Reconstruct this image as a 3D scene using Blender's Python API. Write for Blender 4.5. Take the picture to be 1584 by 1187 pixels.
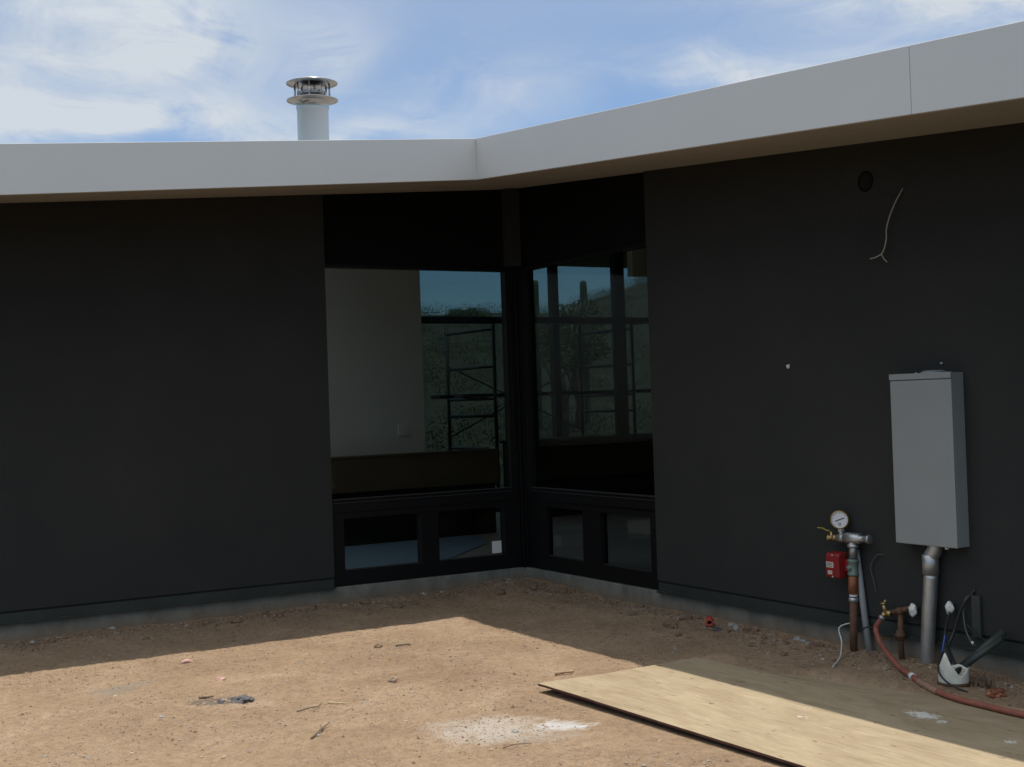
import bpy, bmesh, math, random
from mathutils import Vector, Matrix, noise
random.seed(7)
for o in list(bpy.data.objects): bpy.data.objects.remove(o)
SC = bpy.context.scene
COL = SC.collection

# ------------------------------------------------------------------ camera
PITCH, ROLL, THL = math.radians(0.846), math.radians(-1.911), math.radians(30.415)
def _cam_axes():
    cp, sp, cr, sr = math.cos(PITCH), math.sin(PITCH), math.cos(ROLL), math.sin(ROLL)
    ct, st = math.cos(THL), math.sin(THL)
    toW = lambda d: Vector((d[0]*ct + d[1]*st, -d[0]*st + d[1]*ct, d[2]))
    fw, up, rt = Vector((0, cp, sp)), Vector((0, -sp, cp)), Vector((1, 0, 0))
    return toW(cr*rt + sr*up), toW(-sr*rt + cr*up), toW(fw)
R_, U_, F_ = _cam_axes()
cam = bpy.data.cameras.new('camera'); camo = bpy.data.objects.new('camera', cam); COL.objects.link(camo)
cam.sensor_width = 36; cam.lens = 36*2000/1584; cam.clip_end = 5000; cam.clip_start = 0.05
camo.matrix_world = Matrix(((R_.x, U_.x, -F_.x, -6.219), (R_.y, U_.y, -F_.y, -10.467), (R_.z, U_.z, -F_.z, 1.55), (0, 0, 0, 1)))
SC.camera = camo

# ------------------------------------------------------------------ light
SUN_DIR = Vector((0.315, 0.05, 3.83)).normalized()          # towards the sun: almost overhead, slightly behind the house
sun = bpy.data.lights.new('sun', 'SUN'); suno = bpy.data.objects.new('sun', sun); COL.objects.link(suno)
sun.energy = 4.1; sun.angle = math.radians(0.55); sun.color = (1.0, 0.955, 0.88)
suno.rotation_euler = SUN_DIR.to_track_quat('Z', 'Y').to_euler(); suno.location = (0, 0, 30)
SC.view_settings.view_transform = 'Standard'; SC.view_settings.look = 'None'
SC.view_settings.exposure = 0.0; SC.view_settings.gamma = 1.0

W = bpy.data.worlds.new('World'); SC.world = W; W.use_nodes = True
def build_world():
    nt = W.node_tree; n = nt.nodes; l = nt.links; n.clear()
    def N(t, **k):
        x = n.new(t)
        for a, b in k.items(): setattr(x, a, b)
        return x
    def M(op, a, b=None, clamp=False):
        m = N('ShaderNodeMath', operation=op, use_clamp=clamp)
        for i, v in enumerate((a, b)):
            if v is None: continue
            if isinstance(v, (int, float)): m.inputs[i].default_value = v
            else: l.new(v, m.inputs[i])
        return m.outputs[0]
    out = N('ShaderNodeOutputWorld')
    sky = N('ShaderNodeTexSky', sky_type='NISHITA', sun_disc=False)
    sky.sun_elevation = math.asin(SUN_DIR.z); sky.sun_rotation = math.atan2(SUN_DIR.x, SUN_DIR.y)
    sky.altitude = 900; sky.air_density = 1.0; sky.dust_density = 0.25; sky.ozone_density = 5.0
    bg = N('ShaderNodeBackground'); l.new(sky.outputs[0], bg.inputs[0]); bg.inputs[1].default_value = 0.128
    cl = N('ShaderNodeBackground'); cl.inputs[0].default_value = (0.90, 0.955, 1.0, 1)
    tc = N('ShaderNodeTexCoord'); d = tc.outputs['Generated']
    sep = N('ShaderNodeSeparateXYZ'); l.new(d, sep.inputs[0])
    # horizontal bearing component and height of a sky direction
    hx, hy = math.sin(math.radians(30.4)), math.cos(math.radians(30.4))
    u = M('ADD', M('MULTIPLY', sep.outputs[0], hy), M('MULTIPLY', sep.outputs[1], -hx))
    v = sep.outputs[2]
    l.new(M('ADD', M('MULTIPLY', M('MULTIPLY', M('SUBTRACT', v, 0.27), 2.2, True), 0.75), 0.76), cl.inputs[1])      # cloud glare grows towards the high sun, raised to fill the shade
    dv = M('ADD', M('MAXIMUM', v, 0.0), 0.10)
    comb = N('ShaderNodeCombineXYZ'); l.new(u, comb.inputs[0]); l.new(M('MULTIPLY', v, 1.25), comb.inputs[1]); l.new(M('ADD', M('MULTIPLY', sep.outputs[0], hx), M('MULTIPLY', sep.outputs[1], hy)), comb.inputs[2])
    # broad cloud drift + fine fibres
    n1 = N('ShaderNodeTexNoise'); n1.inputs['Scale'].default_value = 7.0; n1.inputs['Detail'].default_value = 8; n1.inputs['Roughness'].default_value = 0.55; n1.inputs['Distortion'].default_value = 0.5
    l.new(comb.outputs[0], n1.inputs['Vector'])
    mp = N('ShaderNodeMapping'); mp.inputs['Rotation'].default_value = (0, 0, 0.6); mp.inputs['Scale'].default_value = (1.0, 2.0, 1); l.new(comb.outputs[0], mp.inputs['Vector'])
    n2 = N('ShaderNodeTexNoise'); n2.inputs['Scale'].default_value = 9.0; n2.inputs['Detail'].default_value = 10; n2.inputs['Roughness'].default_value = 0.66; n2.inputs['Distortion'].default_value = 0.9
    l.new(mp.outputs[0], n2.inputs['Vector'])
    # warp so that the cloud banks have ragged edges
    def blob(px, py, sx, sy, amp):
        u0, v0, su, sv = (px-792)/2040, (623-py-(px-792)*0.033)/2050, sx/2040, sy/2050
        wu = M('ADD', u, M('MULTIPLY', M('SUBTRACT', n2.outputs[0], 0.5), 0.11)); wv = M('ADD', v, M('MULTIPLY', M('SUBTRACT', n1.outputs[0], 0.5), 0.10))
        a = M('DIVIDE', M('SUBTRACT', wu, u0), su); b = M('DIVIDE', M('SUBTRACT', wv, v0), sv)
        e = M('POWER', math.e, M('MULTIPLY', M('ADD', M('MULTIPLY', a, a), M('MULTIPLY', b, b)), -1.0))
        return M('MULTIPLY', e, amp)
    tot = None
    for q in ((300, 40, 150, 75, .62), (380, 100, 70, 60, .35), (20, 150, 360, 80, .62), (250, 205, 400, 38, .6), (1480, 10, 230, 70, .85), (1160, 105, 170, 32, .62),
              (0, 222, 340, 40, .75), (820, 140, 120, 60, .34), (560, 70, 70, 60, .3), (120, 30, 90, 30, .3), (640, 205, 120, 22, .4)):
        b = blob(*q); tot = b if tot is None else M('ADD', tot, b)
    fib = M('ADD', M('MULTIPLY', n2.outputs[0], 0.9), M('MULTIPLY', n1.outputs[0], 0.7))
    gen = M('MULTIPLY', M('SUBTRACT', fib, 0.84), 0.3)
    high = M('MULTIPLY', M('MULTIPLY', M('SUBTRACT', v, 0.20), 3.0, True), M('ADD', M('MULTIPLY', n1.outputs[0], 0.9), 0.35))   # unseen high cloud added over most of the dome to fill the shade
    mask = M('MINIMUM', M('ADD', M('MULTIPLY', tot, M('MAXIMUM', M('SUBTRACT', M('MULTIPLY', fib, 2.9), 1.42), 0.12)), M('ADD', M('MAXIMUM', gen, 0.0), high)), 0.88, True)
    mx = N('ShaderNodeMixShader'); l.new(mask, mx.inputs[0]); l.new(bg.outputs[0], mx.inputs[1]); l.new(cl.outputs[0], mx.inputs[2])
    l.new(mx.outputs[0], out.inputs[0])
build_world()

# ------------------------------------------------------------------ materials
def mat(name, col, rough=0.7, metal=0.0, spec=0.4, var=0.0, vscale=6.0, bump=0.0, bscale=60.0, col2=None, detail=6, stretch=None):
    m = bpy.data.materials.new(name); m.use_nodes = True; nt = m.node_tree; n = nt.nodes; l = nt.links
    p = n['Principled BSDF']; p.inputs['Roughness'].default_value = rough; p.inputs['Metallic'].default_value = metal
    p.inputs['Specular IOR Level'].default_value = spec; p.inputs['Base Color'].default_value = (*col, 1)
    tc = n.new('ShaderNodeTexCoord'); src = tc.outputs['Object']
    if stretch:
        mp = n.new('ShaderNodeMapping'); mp.inputs['Scale'].default_value = stretch; l.new(src, mp.inputs['Vector']); src = mp.outputs[0]
    if var or col2:
        t = n.new('ShaderNodeTexNoise'); t.inputs['Scale'].default_value = vscale; t.inputs['Detail'].default_value = detail; t.inputs['Roughness'].default_value = 0.65; l.new(src, t.inputs['Vector'])
        r = n.new('ShaderNodeValToRGB'); r.color_ramp.elements[0].position = 0.3; r.color_ramp.elements[1].position = 0.72
        c2 = col2 if col2 else tuple(c*(1+var) for c in col); c1 = col if col2 else tuple(c*(1-var) for c in col)
        r.color_ramp.elements[0].color = (*c1, 1); r.color_ramp.elements[1].color = (*c2, 1)
        l.new(t.outputs[0], r.inputs[0]); l.new(r.outputs[0], p.inputs['Base Color'])
    if bump:
        t = n.new('ShaderNodeTexNoise'); t.inputs['Scale'].default_value = bscale; t.inputs['Detail'].default_value = 5; l.new(src, t.inputs['Vector'])
        b = n.new('ShaderNodeBump'); b.inputs['Strength'].default_value = bump; b.inputs['Distance'].default_value = 0.01; l.new(t.outputs[0], b.inputs['Height']); l.new(b.outputs[0], p.inputs['Normal'])
    return m
def glass_mat(name, tint, ior=1.45):
    m = bpy.data.materials.new(name); m.use_nodes = True; nt = m.node_tree; n = nt.nodes; l = nt.links; n.clear()
    out = n.new('ShaderNodeOutputMaterial'); mx = n.new('ShaderNodeMixShader'); t = n.new('ShaderNodeBsdfTransparent'); g = n.new('ShaderNodeBsdfGlossy'); f = n.new('ShaderNodeFresnel')
    t.inputs[0].default_value = (*tint, 1); g.inputs['Roughness'].default_value = 0.0; g.inputs[0].default_value = (.9, .95, 1, 1); 
    ge = n.new('ShaderNodeNewGeometry'); mi = n.new('ShaderNodeMix'); mi.inputs[2].default_value = ior; mi.inputs[3].default_value = 1/ior      # same reflectance on both faces of the pane
    l.new(ge.outputs['Backfacing'], mi.inputs[0]); l.new(mi.outputs[0], f.inputs[0])
    l.new(f.outputs[0], mx.inputs[0]); l.new(t.outputs[0], mx.inputs[1]); l.new(g.outputs[0], mx.inputs[2]); l.new(mx.outputs[0], out.inputs[0])
    return m

M_ = {}
M_['stucco'] = mat('charcoal_stucco', (.0275, .0285, .0280), .9, spec=.22, col2=(.0350, .0348, .0335), vscale=1.5, bump=.5, bscale=150, detail=10)
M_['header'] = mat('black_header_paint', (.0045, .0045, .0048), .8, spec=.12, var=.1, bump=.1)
M_['frame'] = mat('black_window_frame', (.006, .006, .0065), .5, spec=.2)
M_['seal'] = mat('dark_gasket', (.03, .03, .03), .5, spec=.3)
M_['flash'] = mat('dark_base_flashing', (.029, .035, .031), .6, spec=.3, var=.2, vscale=3)
M_['fascia'] = mat('pale_grey_fascia', (.59, .585, .57), .5, spec=.35, var=.02, vscale=.9, bump=.03, bscale=30)
M_['soffit'] = mat('brown_soffit', (.33, .305, .27), .85, spec=.2, var=.06, vscale=2.5, bump=.1, bscale=40)
M_['roof'] = mat('brown_roof_gravel', (.17, .15, .13), .9, var=.2, vscale=20)
M_['glass'] = glass_mat('tinted_glass', (.705, .725, .71), 1.27)
M_['rearglass'] = glass_mat('low_reflection_glass', (.43, .52, .545), 1.16)
M_['drywall'] = mat('interior_drywall', (.76, .735, .67), .9, spec=.2, var=.03, vscale=2)
M_['bulk'] = mat('interior_bulkhead', (.78, .70, .56), .9, spec=.2, var=.05)
M_['floor'] = mat('interior_concrete_floor', (.27, .255, .235), .6, var=.15, vscale=2)
M_['kraft'] = mat('kraft_board', (.14, .102, .062), .85, spec=.2, var=.12, vscale=2.5)
M_['bluepatch'] = mat('pale_blue_patch', (.17, .265, .37), .6, var=.08, vscale=3)
M_['galv'] = mat('galvanised_steel', (.46, .47, .47), .42, .85, var=.16, vscale=14, bump=.05)
M_['steel'] = mat('bright_stainless', (.50, .50, .50), .26, 1.0)
M_['flue'] = mat('flue_pipe_metal', (.62, .68, .72), .4, .45, var=.03, vscale=3)
M_['rust'] = mat('rusty_pipe', (.075, .05, .036), .8, .2, col2=(.17, .08, .042), vscale=16, bump=.3)
M_['copper'] = mat('copper_pipe', (.30, .12, .065), .5, .6, var=.3, vscale=18)
M_['green'] = mat('green_valve_paint', (.16, .22, .19), .5, .3, var=.2, vscale=20)
M_['brass'] = mat('brass', (.42, .31, .13), .4, .8, var=.15)
M_['yellow'] = mat('yellow_vinyl', (.40, .32, .05), .6)
M_['red'] = mat('red_enamel', (.22, .012, .014), .45, var=.12, vscale=8)
M_['redpl'] = mat('red_plastic', (.42, .06, .035), .5, var=.15)
M_['white'] = mat('white_plastic', (.66, .67, .64), .55, var=.05)
M_['dirtywhite'] = mat('dirty_white_plastic', (.62, .61, .53), .7, var=.18, vscale=18)
M_['label'] = mat('paper_label', (.60, .55, .48), .8)
M_['ink'] = mat('black_ink', (.02, .02, .02), .6)
M_['lens'] = mat('gauge_dial_white', (.68, .68, .72), .4)
M_['box'] = mat('grey_enclosure_paint', (.27, .29, .29), .5, .1, var=.04, vscale=3, bump=.02)
M_['pvc'] = mat('grey_pvc', (.30, .32, .33), .5, var=.1, vscale=7)
M_['hose'] = mat('red_rubber_hose', (.255, .085, .058), .75, var=.35, vscale=12, bump=.1)
M_['cable'] = mat('black_cable', (.022, .025, .025), .5)
M_['blue'] = mat('blue_wire', (.08, .12, .42), .5)
M_['abs'] = mat('dark_green_black_pipe', (.035, .042, .038), .5, var=.15)
M_['loop'] = mat('dull_grey_wire', (.085, .09, .09), .6)
M_['wrap'] = mat('dull_wire_wrap', (.27, .16, .11), .7, var=.3, vscale=40)
M_['bare'] = mat('pale_wire_sheath', (.38, .34, .285), .6, var=.15)
M_['black'] = mat('black_hole', (.006, .006, .006), .9)
M_['wood'] = mat('weathered_twig', (.30, .20, .12), .9, var=.35, vscale=30)
M_['darkwood'] = mat('dark_twig', (.17, .12, .08), .9, var=.35, vscale=30)
M_['straw'] = mat('dry_straw', (.50, .40, .24), .8, var=.2, vscale=30)
M_['stone'] = mat('tan_stone', (.30, .22, .16), .9, var=.3, vscale=25, bump=.4)
M_['pale'] = mat('pale_pebble', (.44, .33, .24), .9, var=.25, vscale=25)
M_['pink'] = mat('pink_stone', (.48, .30, .25), .85, var=.2, vscale=25, bump=.4)
M_['asphalt'] = mat('grey_asphalt_lump', (.105, .10, .10), .9, var=.4, vscale=60, bump=.8, bscale=90)
M_['clod'] = mat('dirt_clod', (.19, .125, .08), .95, var=.3, vscale=20, bump=.5)
M_['concbit'] = mat('concrete_crumb', (.30, .285, .255), .9, var=.2, vscale=25, bump=.4)
M_['cab'] = mat('dark_stain_and_base_shade', (.014, .012, .010), .8, spec=.1, var=.2, vscale=6)
M_['scaf'] = mat('dark_scaffold_tube', (.022, .022, .024), .5, .3)
M_['plank'] = mat('scaffold_plank', (.055, .045, .035), .9, var=.2, vscale=6)
M_['bark'] = mat('bark', (.10, .075, .05), .9, var=.3, vscale=14)
M_['leaf'] = mat('palo_verde_leaf', (.085, .105, .04), .7, var=.35, vscale=3)
M_['scrub'] = mat('desert_scrub', (.080, .086, .050), .85, spec=.1, var=.3, vscale=.6)
M_['cactus'] = mat('saguaro_skin', (.065, .095, .05), .8, var=.2, vscale=4)
M_['porchpost'] = mat('porch_post_paint', (.06, .048, .045), .8, var=.1)
M_['porch'] = mat('porch_soffit', (.30, .25, .19), .9)

def concrete_mat():
    m = mat('foundation_concrete', (.185, .185, .16), .9, spec=.15, var=.42, vscale=4.5, bump=.5, bscale=40, detail=10, stretch=(1, 1, .7))
    nt = m.node_tree; n = nt.nodes; l = nt.links; p = n['Principled BSDF']; src = p.inputs['Base Color'].links[0].from_socket      # earth splashed on its foot
    tc = n.new('ShaderNodeTexCoord'); sep = n.new('ShaderNodeSeparateXYZ'); l.new(tc.outputs['Object'], sep.inputs[0])
    t = n.new('ShaderNodeTexNoise'); t.inputs['Scale'].default_value = 7; t.inputs['Detail'].default_value = 9; t.inputs['Roughness'].default_value = .7; l.new(tc.outputs['Object'], t.inputs['Vector'])
    a = n.new('ShaderNodeMath'); a.operation = 'MULTIPLY_ADD'; l.new(sep.outputs[2], a.inputs[0]); a.inputs[1].default_value = -7.0; a.inputs[2].default_value = -.80
    b = n.new('ShaderNodeMath'); b.operation = 'ADD'; b.use_clamp = True; l.new(a.outputs[0], b.inputs[0])
    c = n.new('ShaderNodeMath'); c.operation = 'MULTIPLY'; l.new(t.outputs[0], c.inputs[0]); c.inputs[1].default_value = 1.1; l.new(c.outputs[0], b.inputs[1])
    x = n.new('ShaderNodeMix'); x.data_type = 'RGBA'; l.new(b.outputs[0], x.inputs[0]); l.new(src, x.inputs[6]); x.inputs[7].default_value = (.20, .135, .085, 1); l.new(x.outputs[2], p.inputs['Base Color'])
    return m
M_['conc'] = concrete_mat()

def ply_mat():
    m = bpy.data.materials.new('plywood_face'); m.use_nodes = True; nt = m.node_tree; n = nt.nodes; l = nt.links; p = n['Principled BSDF']
    p.inputs['Roughness'].default_value = .8; p.inputs['Specular IOR Level'].default_value = .2
    tc = n.new('ShaderNodeTexCoord')
    def tex(scale, sc, det=6, dist=0.0, rough=.6):
        mp = n.new('ShaderNodeMapping'); mp.inputs['Scale'].default_value = sc; l.new(tc.outputs['Object'], mp.inputs[0])
        t = n.new('ShaderNodeTexNoise'); t.inputs['Scale'].default_value = scale; t.inputs['Detail'].default_value = det; t.inputs['Distortion'].default_value = dist; t.inputs['Roughness'].default_value = rough; l.new(mp.outputs[0], t.inputs[0]); return t.outputs[0]
    def ramp(f, stops):
        r = n.new('ShaderNodeValToRGB')
        while len(r.color_ramp.elements) < len(stops): r.color_ramp.elements.new(.5)
        for e, (pos, c) in zip(r.color_ramp.elements, stops): e.position = pos; e.color = (*c, 1)
        l.new(f, r.inputs[0]); return r.outputs[0]
    def mix(f, a, b, mode='MIX'):
        x = n.new('ShaderNodeMix'); x.data_type = 'RGBA'; x.blend_type = mode
        if isinstance(f, float): x.inputs[0].default_value = f
        else: l.new(f, x.inputs[0])
        l.new(a, x.inputs[6])
        if isinstance(b, tuple): x.inputs[7].default_value = (*b, 1)
        else: l.new(b, x.inputs[7])
        return x.outputs[2]
    grain = ramp(tex(9, (5.5, .35, 1), 8, .8), ((.25, (.315, .245, .155)), (.5, (.375, .30, .197)), (.8, (.425, .345, .235))))
    fine = ramp(tex(34, (7, .16, 1), 6, .15, .75), ((.34, (.64, .60, .54)), (.50, (.98, .98, .98)), (.68, (1.10, 1.10, 1.10))))
    c = mix(1.0, grain, fine, 'MULTIPLY')
    blot = ramp(tex(3.0, (1.6, .55, 1), 9, .5, .7), ((.32, (.70, .655, .60)), (.60, (1.05, 1.05, 1.05))))
    c = mix(.8, c, blot, 'MULTIPLY')
    knots = ramp(tex(7.5, (2.2, 1.0, 1), 2, 0), ((.0, (0, 0, 0)), (.675, (0, 0, 0)), (.71, (.8, .8, .8))))
    c = mix(knots, c, (.17, .10, .055))
    dust = ramp(tex(22, (1, 1, 1), 8, .3, .75), ((.0, (0, 0, 0)), (.50, (0, 0, 0)), (.80, (.45, .45, .45))))
    c = mix(dust, c, (.32, .21, .13))
    # chalky white splash and a darker damp band across the board
    sep = n.new('ShaderNodeSeparateXYZ'); l.new(tc.outputs['Object'], sep.inputs[0])
    def mth(op, a, b):
        q = n.new('ShaderNodeMath'); q.operation = op
        for i, z in enumerate((a, b)):
            if isinstance(z, (int, float)): q.inputs[i].default_value = z
            else: l.new(z, q.inputs[i])
        return q.outputs[0]
    def spot(cx, cy, rx, ry, amp):
        a = mth('DIVIDE', mth('SUBTRACT', sep.outputs[0], cx), rx); b = mth('DIVIDE', mth('SUBTRACT', sep.outputs[1], cy), ry)
        return mth('MULTIPLY', mth('SUBTRACT', 1.0, mth('ADD', mth('MULTIPLY', a, a), mth('MULTIPLY', b, b))), amp)
    nz = tex(55, (1, .5, 1), 7, .6, .7)
    for (cx, cy, rx, ry, am) in ((1.13, 1.87, .09, .16, .35), (1.09, 2.02, .05, .05, .3), (1.03, 2.47, .05, .05, .3), (.62, 1.52, .06, .05, .2), (.80, 1.40, .05, .06, .2)):
        f = ramp(mth('ADD', mth('MAXIMUM', spot(cx, cy, rx, ry, am), -.5), mth('MULTIPLY', nz, 1.0)), ((.0, (0, 0, 0)), (.70, (0, 0, 0)), (.80, (.8, .8, .8))))
        c = mix(f, c, (.72, .70, .66))
    l.new(c, p.inputs['Base Color'])
    b = n.new('ShaderNodeBump'); b.inputs['Strength'].default_value = .2; b.inputs['Distance'].default_value = .003; l.new(tex(40, (6, .25, 1), 5, .2), b.inputs['Height']); l.new(b.outputs[0], p.inputs['Normal'])
    return m
M_['ply'] = ply_mat()
M_['plyedge'] = mat('painted_plywood_edge', (.085, .035, .025), .8, var=.3, vscale=20)

def dirt_mat(stains=True):
    m = bpy.data.materials.new('yard_dirt' if stains else 'desert_soil'); m.use_nodes = True; nt = m.node_tree; n = nt.nodes; l = nt.links; p = n['Principled BSDF']
    p.inputs['Roughness'].default_value = .95; p.inputs['Specular IOR Level'].default_value = .15
    tc = n.new('ShaderNodeTexCoord'); P = tc.outputs['Object']
    def tex(scale, det=6, rough=.6, dist=0.0, sc=None):
        s = P
        if sc:
            mp = n.new('ShaderNodeMapping'); mp.inputs['Scale'].default_value = sc; l.new(P, mp.inputs[0]); s = mp.outputs[0]
        t = n.new('ShaderNodeTexNoise'); t.inputs['Scale'].default_value = scale; t.inputs['Detail'].default_value = det; t.inputs['Roughness'].default_value = rough; t.inputs['Distortion'].default_value = dist; l.new(s, t.inputs[0]); return t.outputs[0]
    def ramp(f, stops):
        r = n.new('ShaderNodeValToRGB')
        while len(r.color_ramp.elements) < len(stops): r.color_ramp.elements.new(.5)
        for e, (pos, c) in zip(r.color_ramp.elements, stops): e.position = pos; e.color = (*c, 1)
        l.new(f, r.inputs[0]); return r.outputs[0]
    def mix(f, a, b, mode='MIX'):
        x = n.new('ShaderNodeMix'); x.data_type = 'RGBA'; x.blend_type = mode
        if isinstance(f, float): x.inputs[0].default_value = f
        else: l.new(f, x.inputs[0])
        l.new(a, x.inputs[6])
        if isinstance(b, tuple): x.inputs[7].default_value = (*b, 1)
        else: l.new(b, x.inputs[7])
        return x.outputs[2]
    def mth(op, a, b):
        q = n.new('ShaderNodeMath'); q.operation = op
        for i, z in enumerate((a, b)):
            if isinstance(z, (int, float)): q.inputs[i].default_value = z
            else: l.new(z, q.inputs[i])
        return q.outputs[0]
    c = ramp(tex(1.7, 10, .68, .6), ((.30, (.325, .219, .136)), (.52, (.415, .287, .182)), (.72, (.50, .36, .241))))
    med = ramp(tex(20, 8, .75), ((.28, (.56, .54, .52)), (.48, (1.04, 1.04, 1.04)), (.72, (1.34, 1.33, 1.32))))
    c = mix(.8, c, med, 'MULTIPLY')
    fine = ramp(tex(75, 7, .85), ((.32, (.42, .39, .36)), (.47, (1, 1, 1)), (.56, (1.05, 1.05, 1.05)), (.70, (1.55, 1.54, 1.53))))
    c = mix(.9, c, fine, 'MULTIPLY')
    v = n.new('ShaderNodeTexVoronoi'); v.inputs['Scale'].default_value = 75; l.new(P, v.inputs['Vector'])
    sp = ramp(v.outputs['Distance'], ((.0, (1, 1, 1)), (.20, (.8, .8, .8)), (.27, (0, 0, 0))))
    gate = ramp(tex(38, 2, .5), ((.0, (0, 0, 0)), (.56, (0, 0, 0)), (.60, (.75, .75, .75))))
    c = mix(mix(1.0, sp, gate, 'MULTIPLY'), c, (.47, .36, .26))
    v2 = n.new('ShaderNodeTexVoronoi'); v2.inputs['Scale'].default_value = 95; l.new(P, v2.inputs['Vector'])
    sp2 = ramp(v2.outputs['Distance'], ((.0, (1, 1, 1)), (.16, (.9, .9, .9)), (.30, (0, 0, 0)))); gate2 = ramp(tex(26, 3, .6), ((.0, (0, 0, 0)), (.55, (0, 0, 0)), (.62, (.7, .7, .7))))
    c = mix(mix(1.0, sp2, gate2, 'MULTIPLY'), c, (.12, .075, .045))
    if stains:
        sep = n.new('ShaderNodeSeparateXYZ'); l.new(P, sep.inputs[0]); nz = tex(9, 9, .72, .6); nf = tex(70, 6, .8)
        def spot(cx, cy, rx, ry, ang, amp):
            ca, sa = math.cos(ang), math.sin(ang)
            x = mth('SUBTRACT', sep.outputs[0], cx); y = mth('SUBTRACT', sep.outputs[1], cy)
            a = mth('DIVIDE', mth('ADD', mth('MULTIPLY', x, ca), mth('MULTIPLY', y, sa)), rx); b = mth('DIVIDE', mth('SUBTRACT', mth('MULTIPLY', y, ca), mth('MULTIPLY', x, sa)), ry)
            d = mth('SUBTRACT', 1.0, mth('ADD', mth('MULTIPLY', a, a), mth('MULTIPLY', b, b)))
            return mth('MAXIMUM', mth('MULTIPLY', d, amp), -.6)
        for (cx, cy, rx, ry, ang, am, col, mxv) in ((-2.95, -4.55, .40, .33, -.5, .27, (.64, .56, .48), .8), (-2.62, -4.74, .22, .14, -.5, .27, (.74, .70, .66), .85), (-2.86, -4.85, .30, .12, -.5, .2, (.50, .44, .37), .7),
                    (-2.57, -4.80, .08, .035, -.5, .34, (.74, .72, .70), .9), (-4.34, -2.30, .22, .18, .6, .25, (.33, .28, .22), .75), (-4.15, -2.2, .12, .09, .6, .25, (.36, .31, .26), .7), (-3.90, -3.02, .24, .13, -.5, .46, (.17, .145, .11), .8),
                    (-2.35, -1.95, .7, .22, .4, .1, (.43, .33, .23), .35), (-1.65, -2.9, .4, .3, .2, .1, (.42, .33, .23), .35), (-1.25, -.42, .7, .22, .1, .1, (.14, .085, .05), .6)):
            f = ramp(mth('ADD', spot(cx, cy, rx, ry, ang, am), mth('ADD', mth('MULTIPLY', nz, .75), mth('MULTIPLY', nf, .25))), ((.0, (0, 0, 0)), (.54, (0, 0, 0)), (.74, (mxv, mxv, mxv))))
            c = mix(f, c, col)
    l.new(c, p.inputs['Base Color'])
    h = mth('ADD', mth('MULTIPLY', tex(120, 6, .8), .5), mth('MULTIPLY', tex(30, 6, .7), .8))
    b = n.new('ShaderNodeBump'); b.inputs['Strength'].default_value = 1.0; b.inputs['Distance'].default_value = .024; l.new(h, b.inputs['Height']); l.new(b.outputs[0], p.inputs['Normal'])
    return m
M_['dirt'] = dirt_mat()
M_['soil'] = mat('desert_slope_soil', (.034, .036, .024), .95, spec=.05, col2=(.062, .060, .042), vscale=1.3, detail=9, bump=.5, bscale=3)

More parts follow.
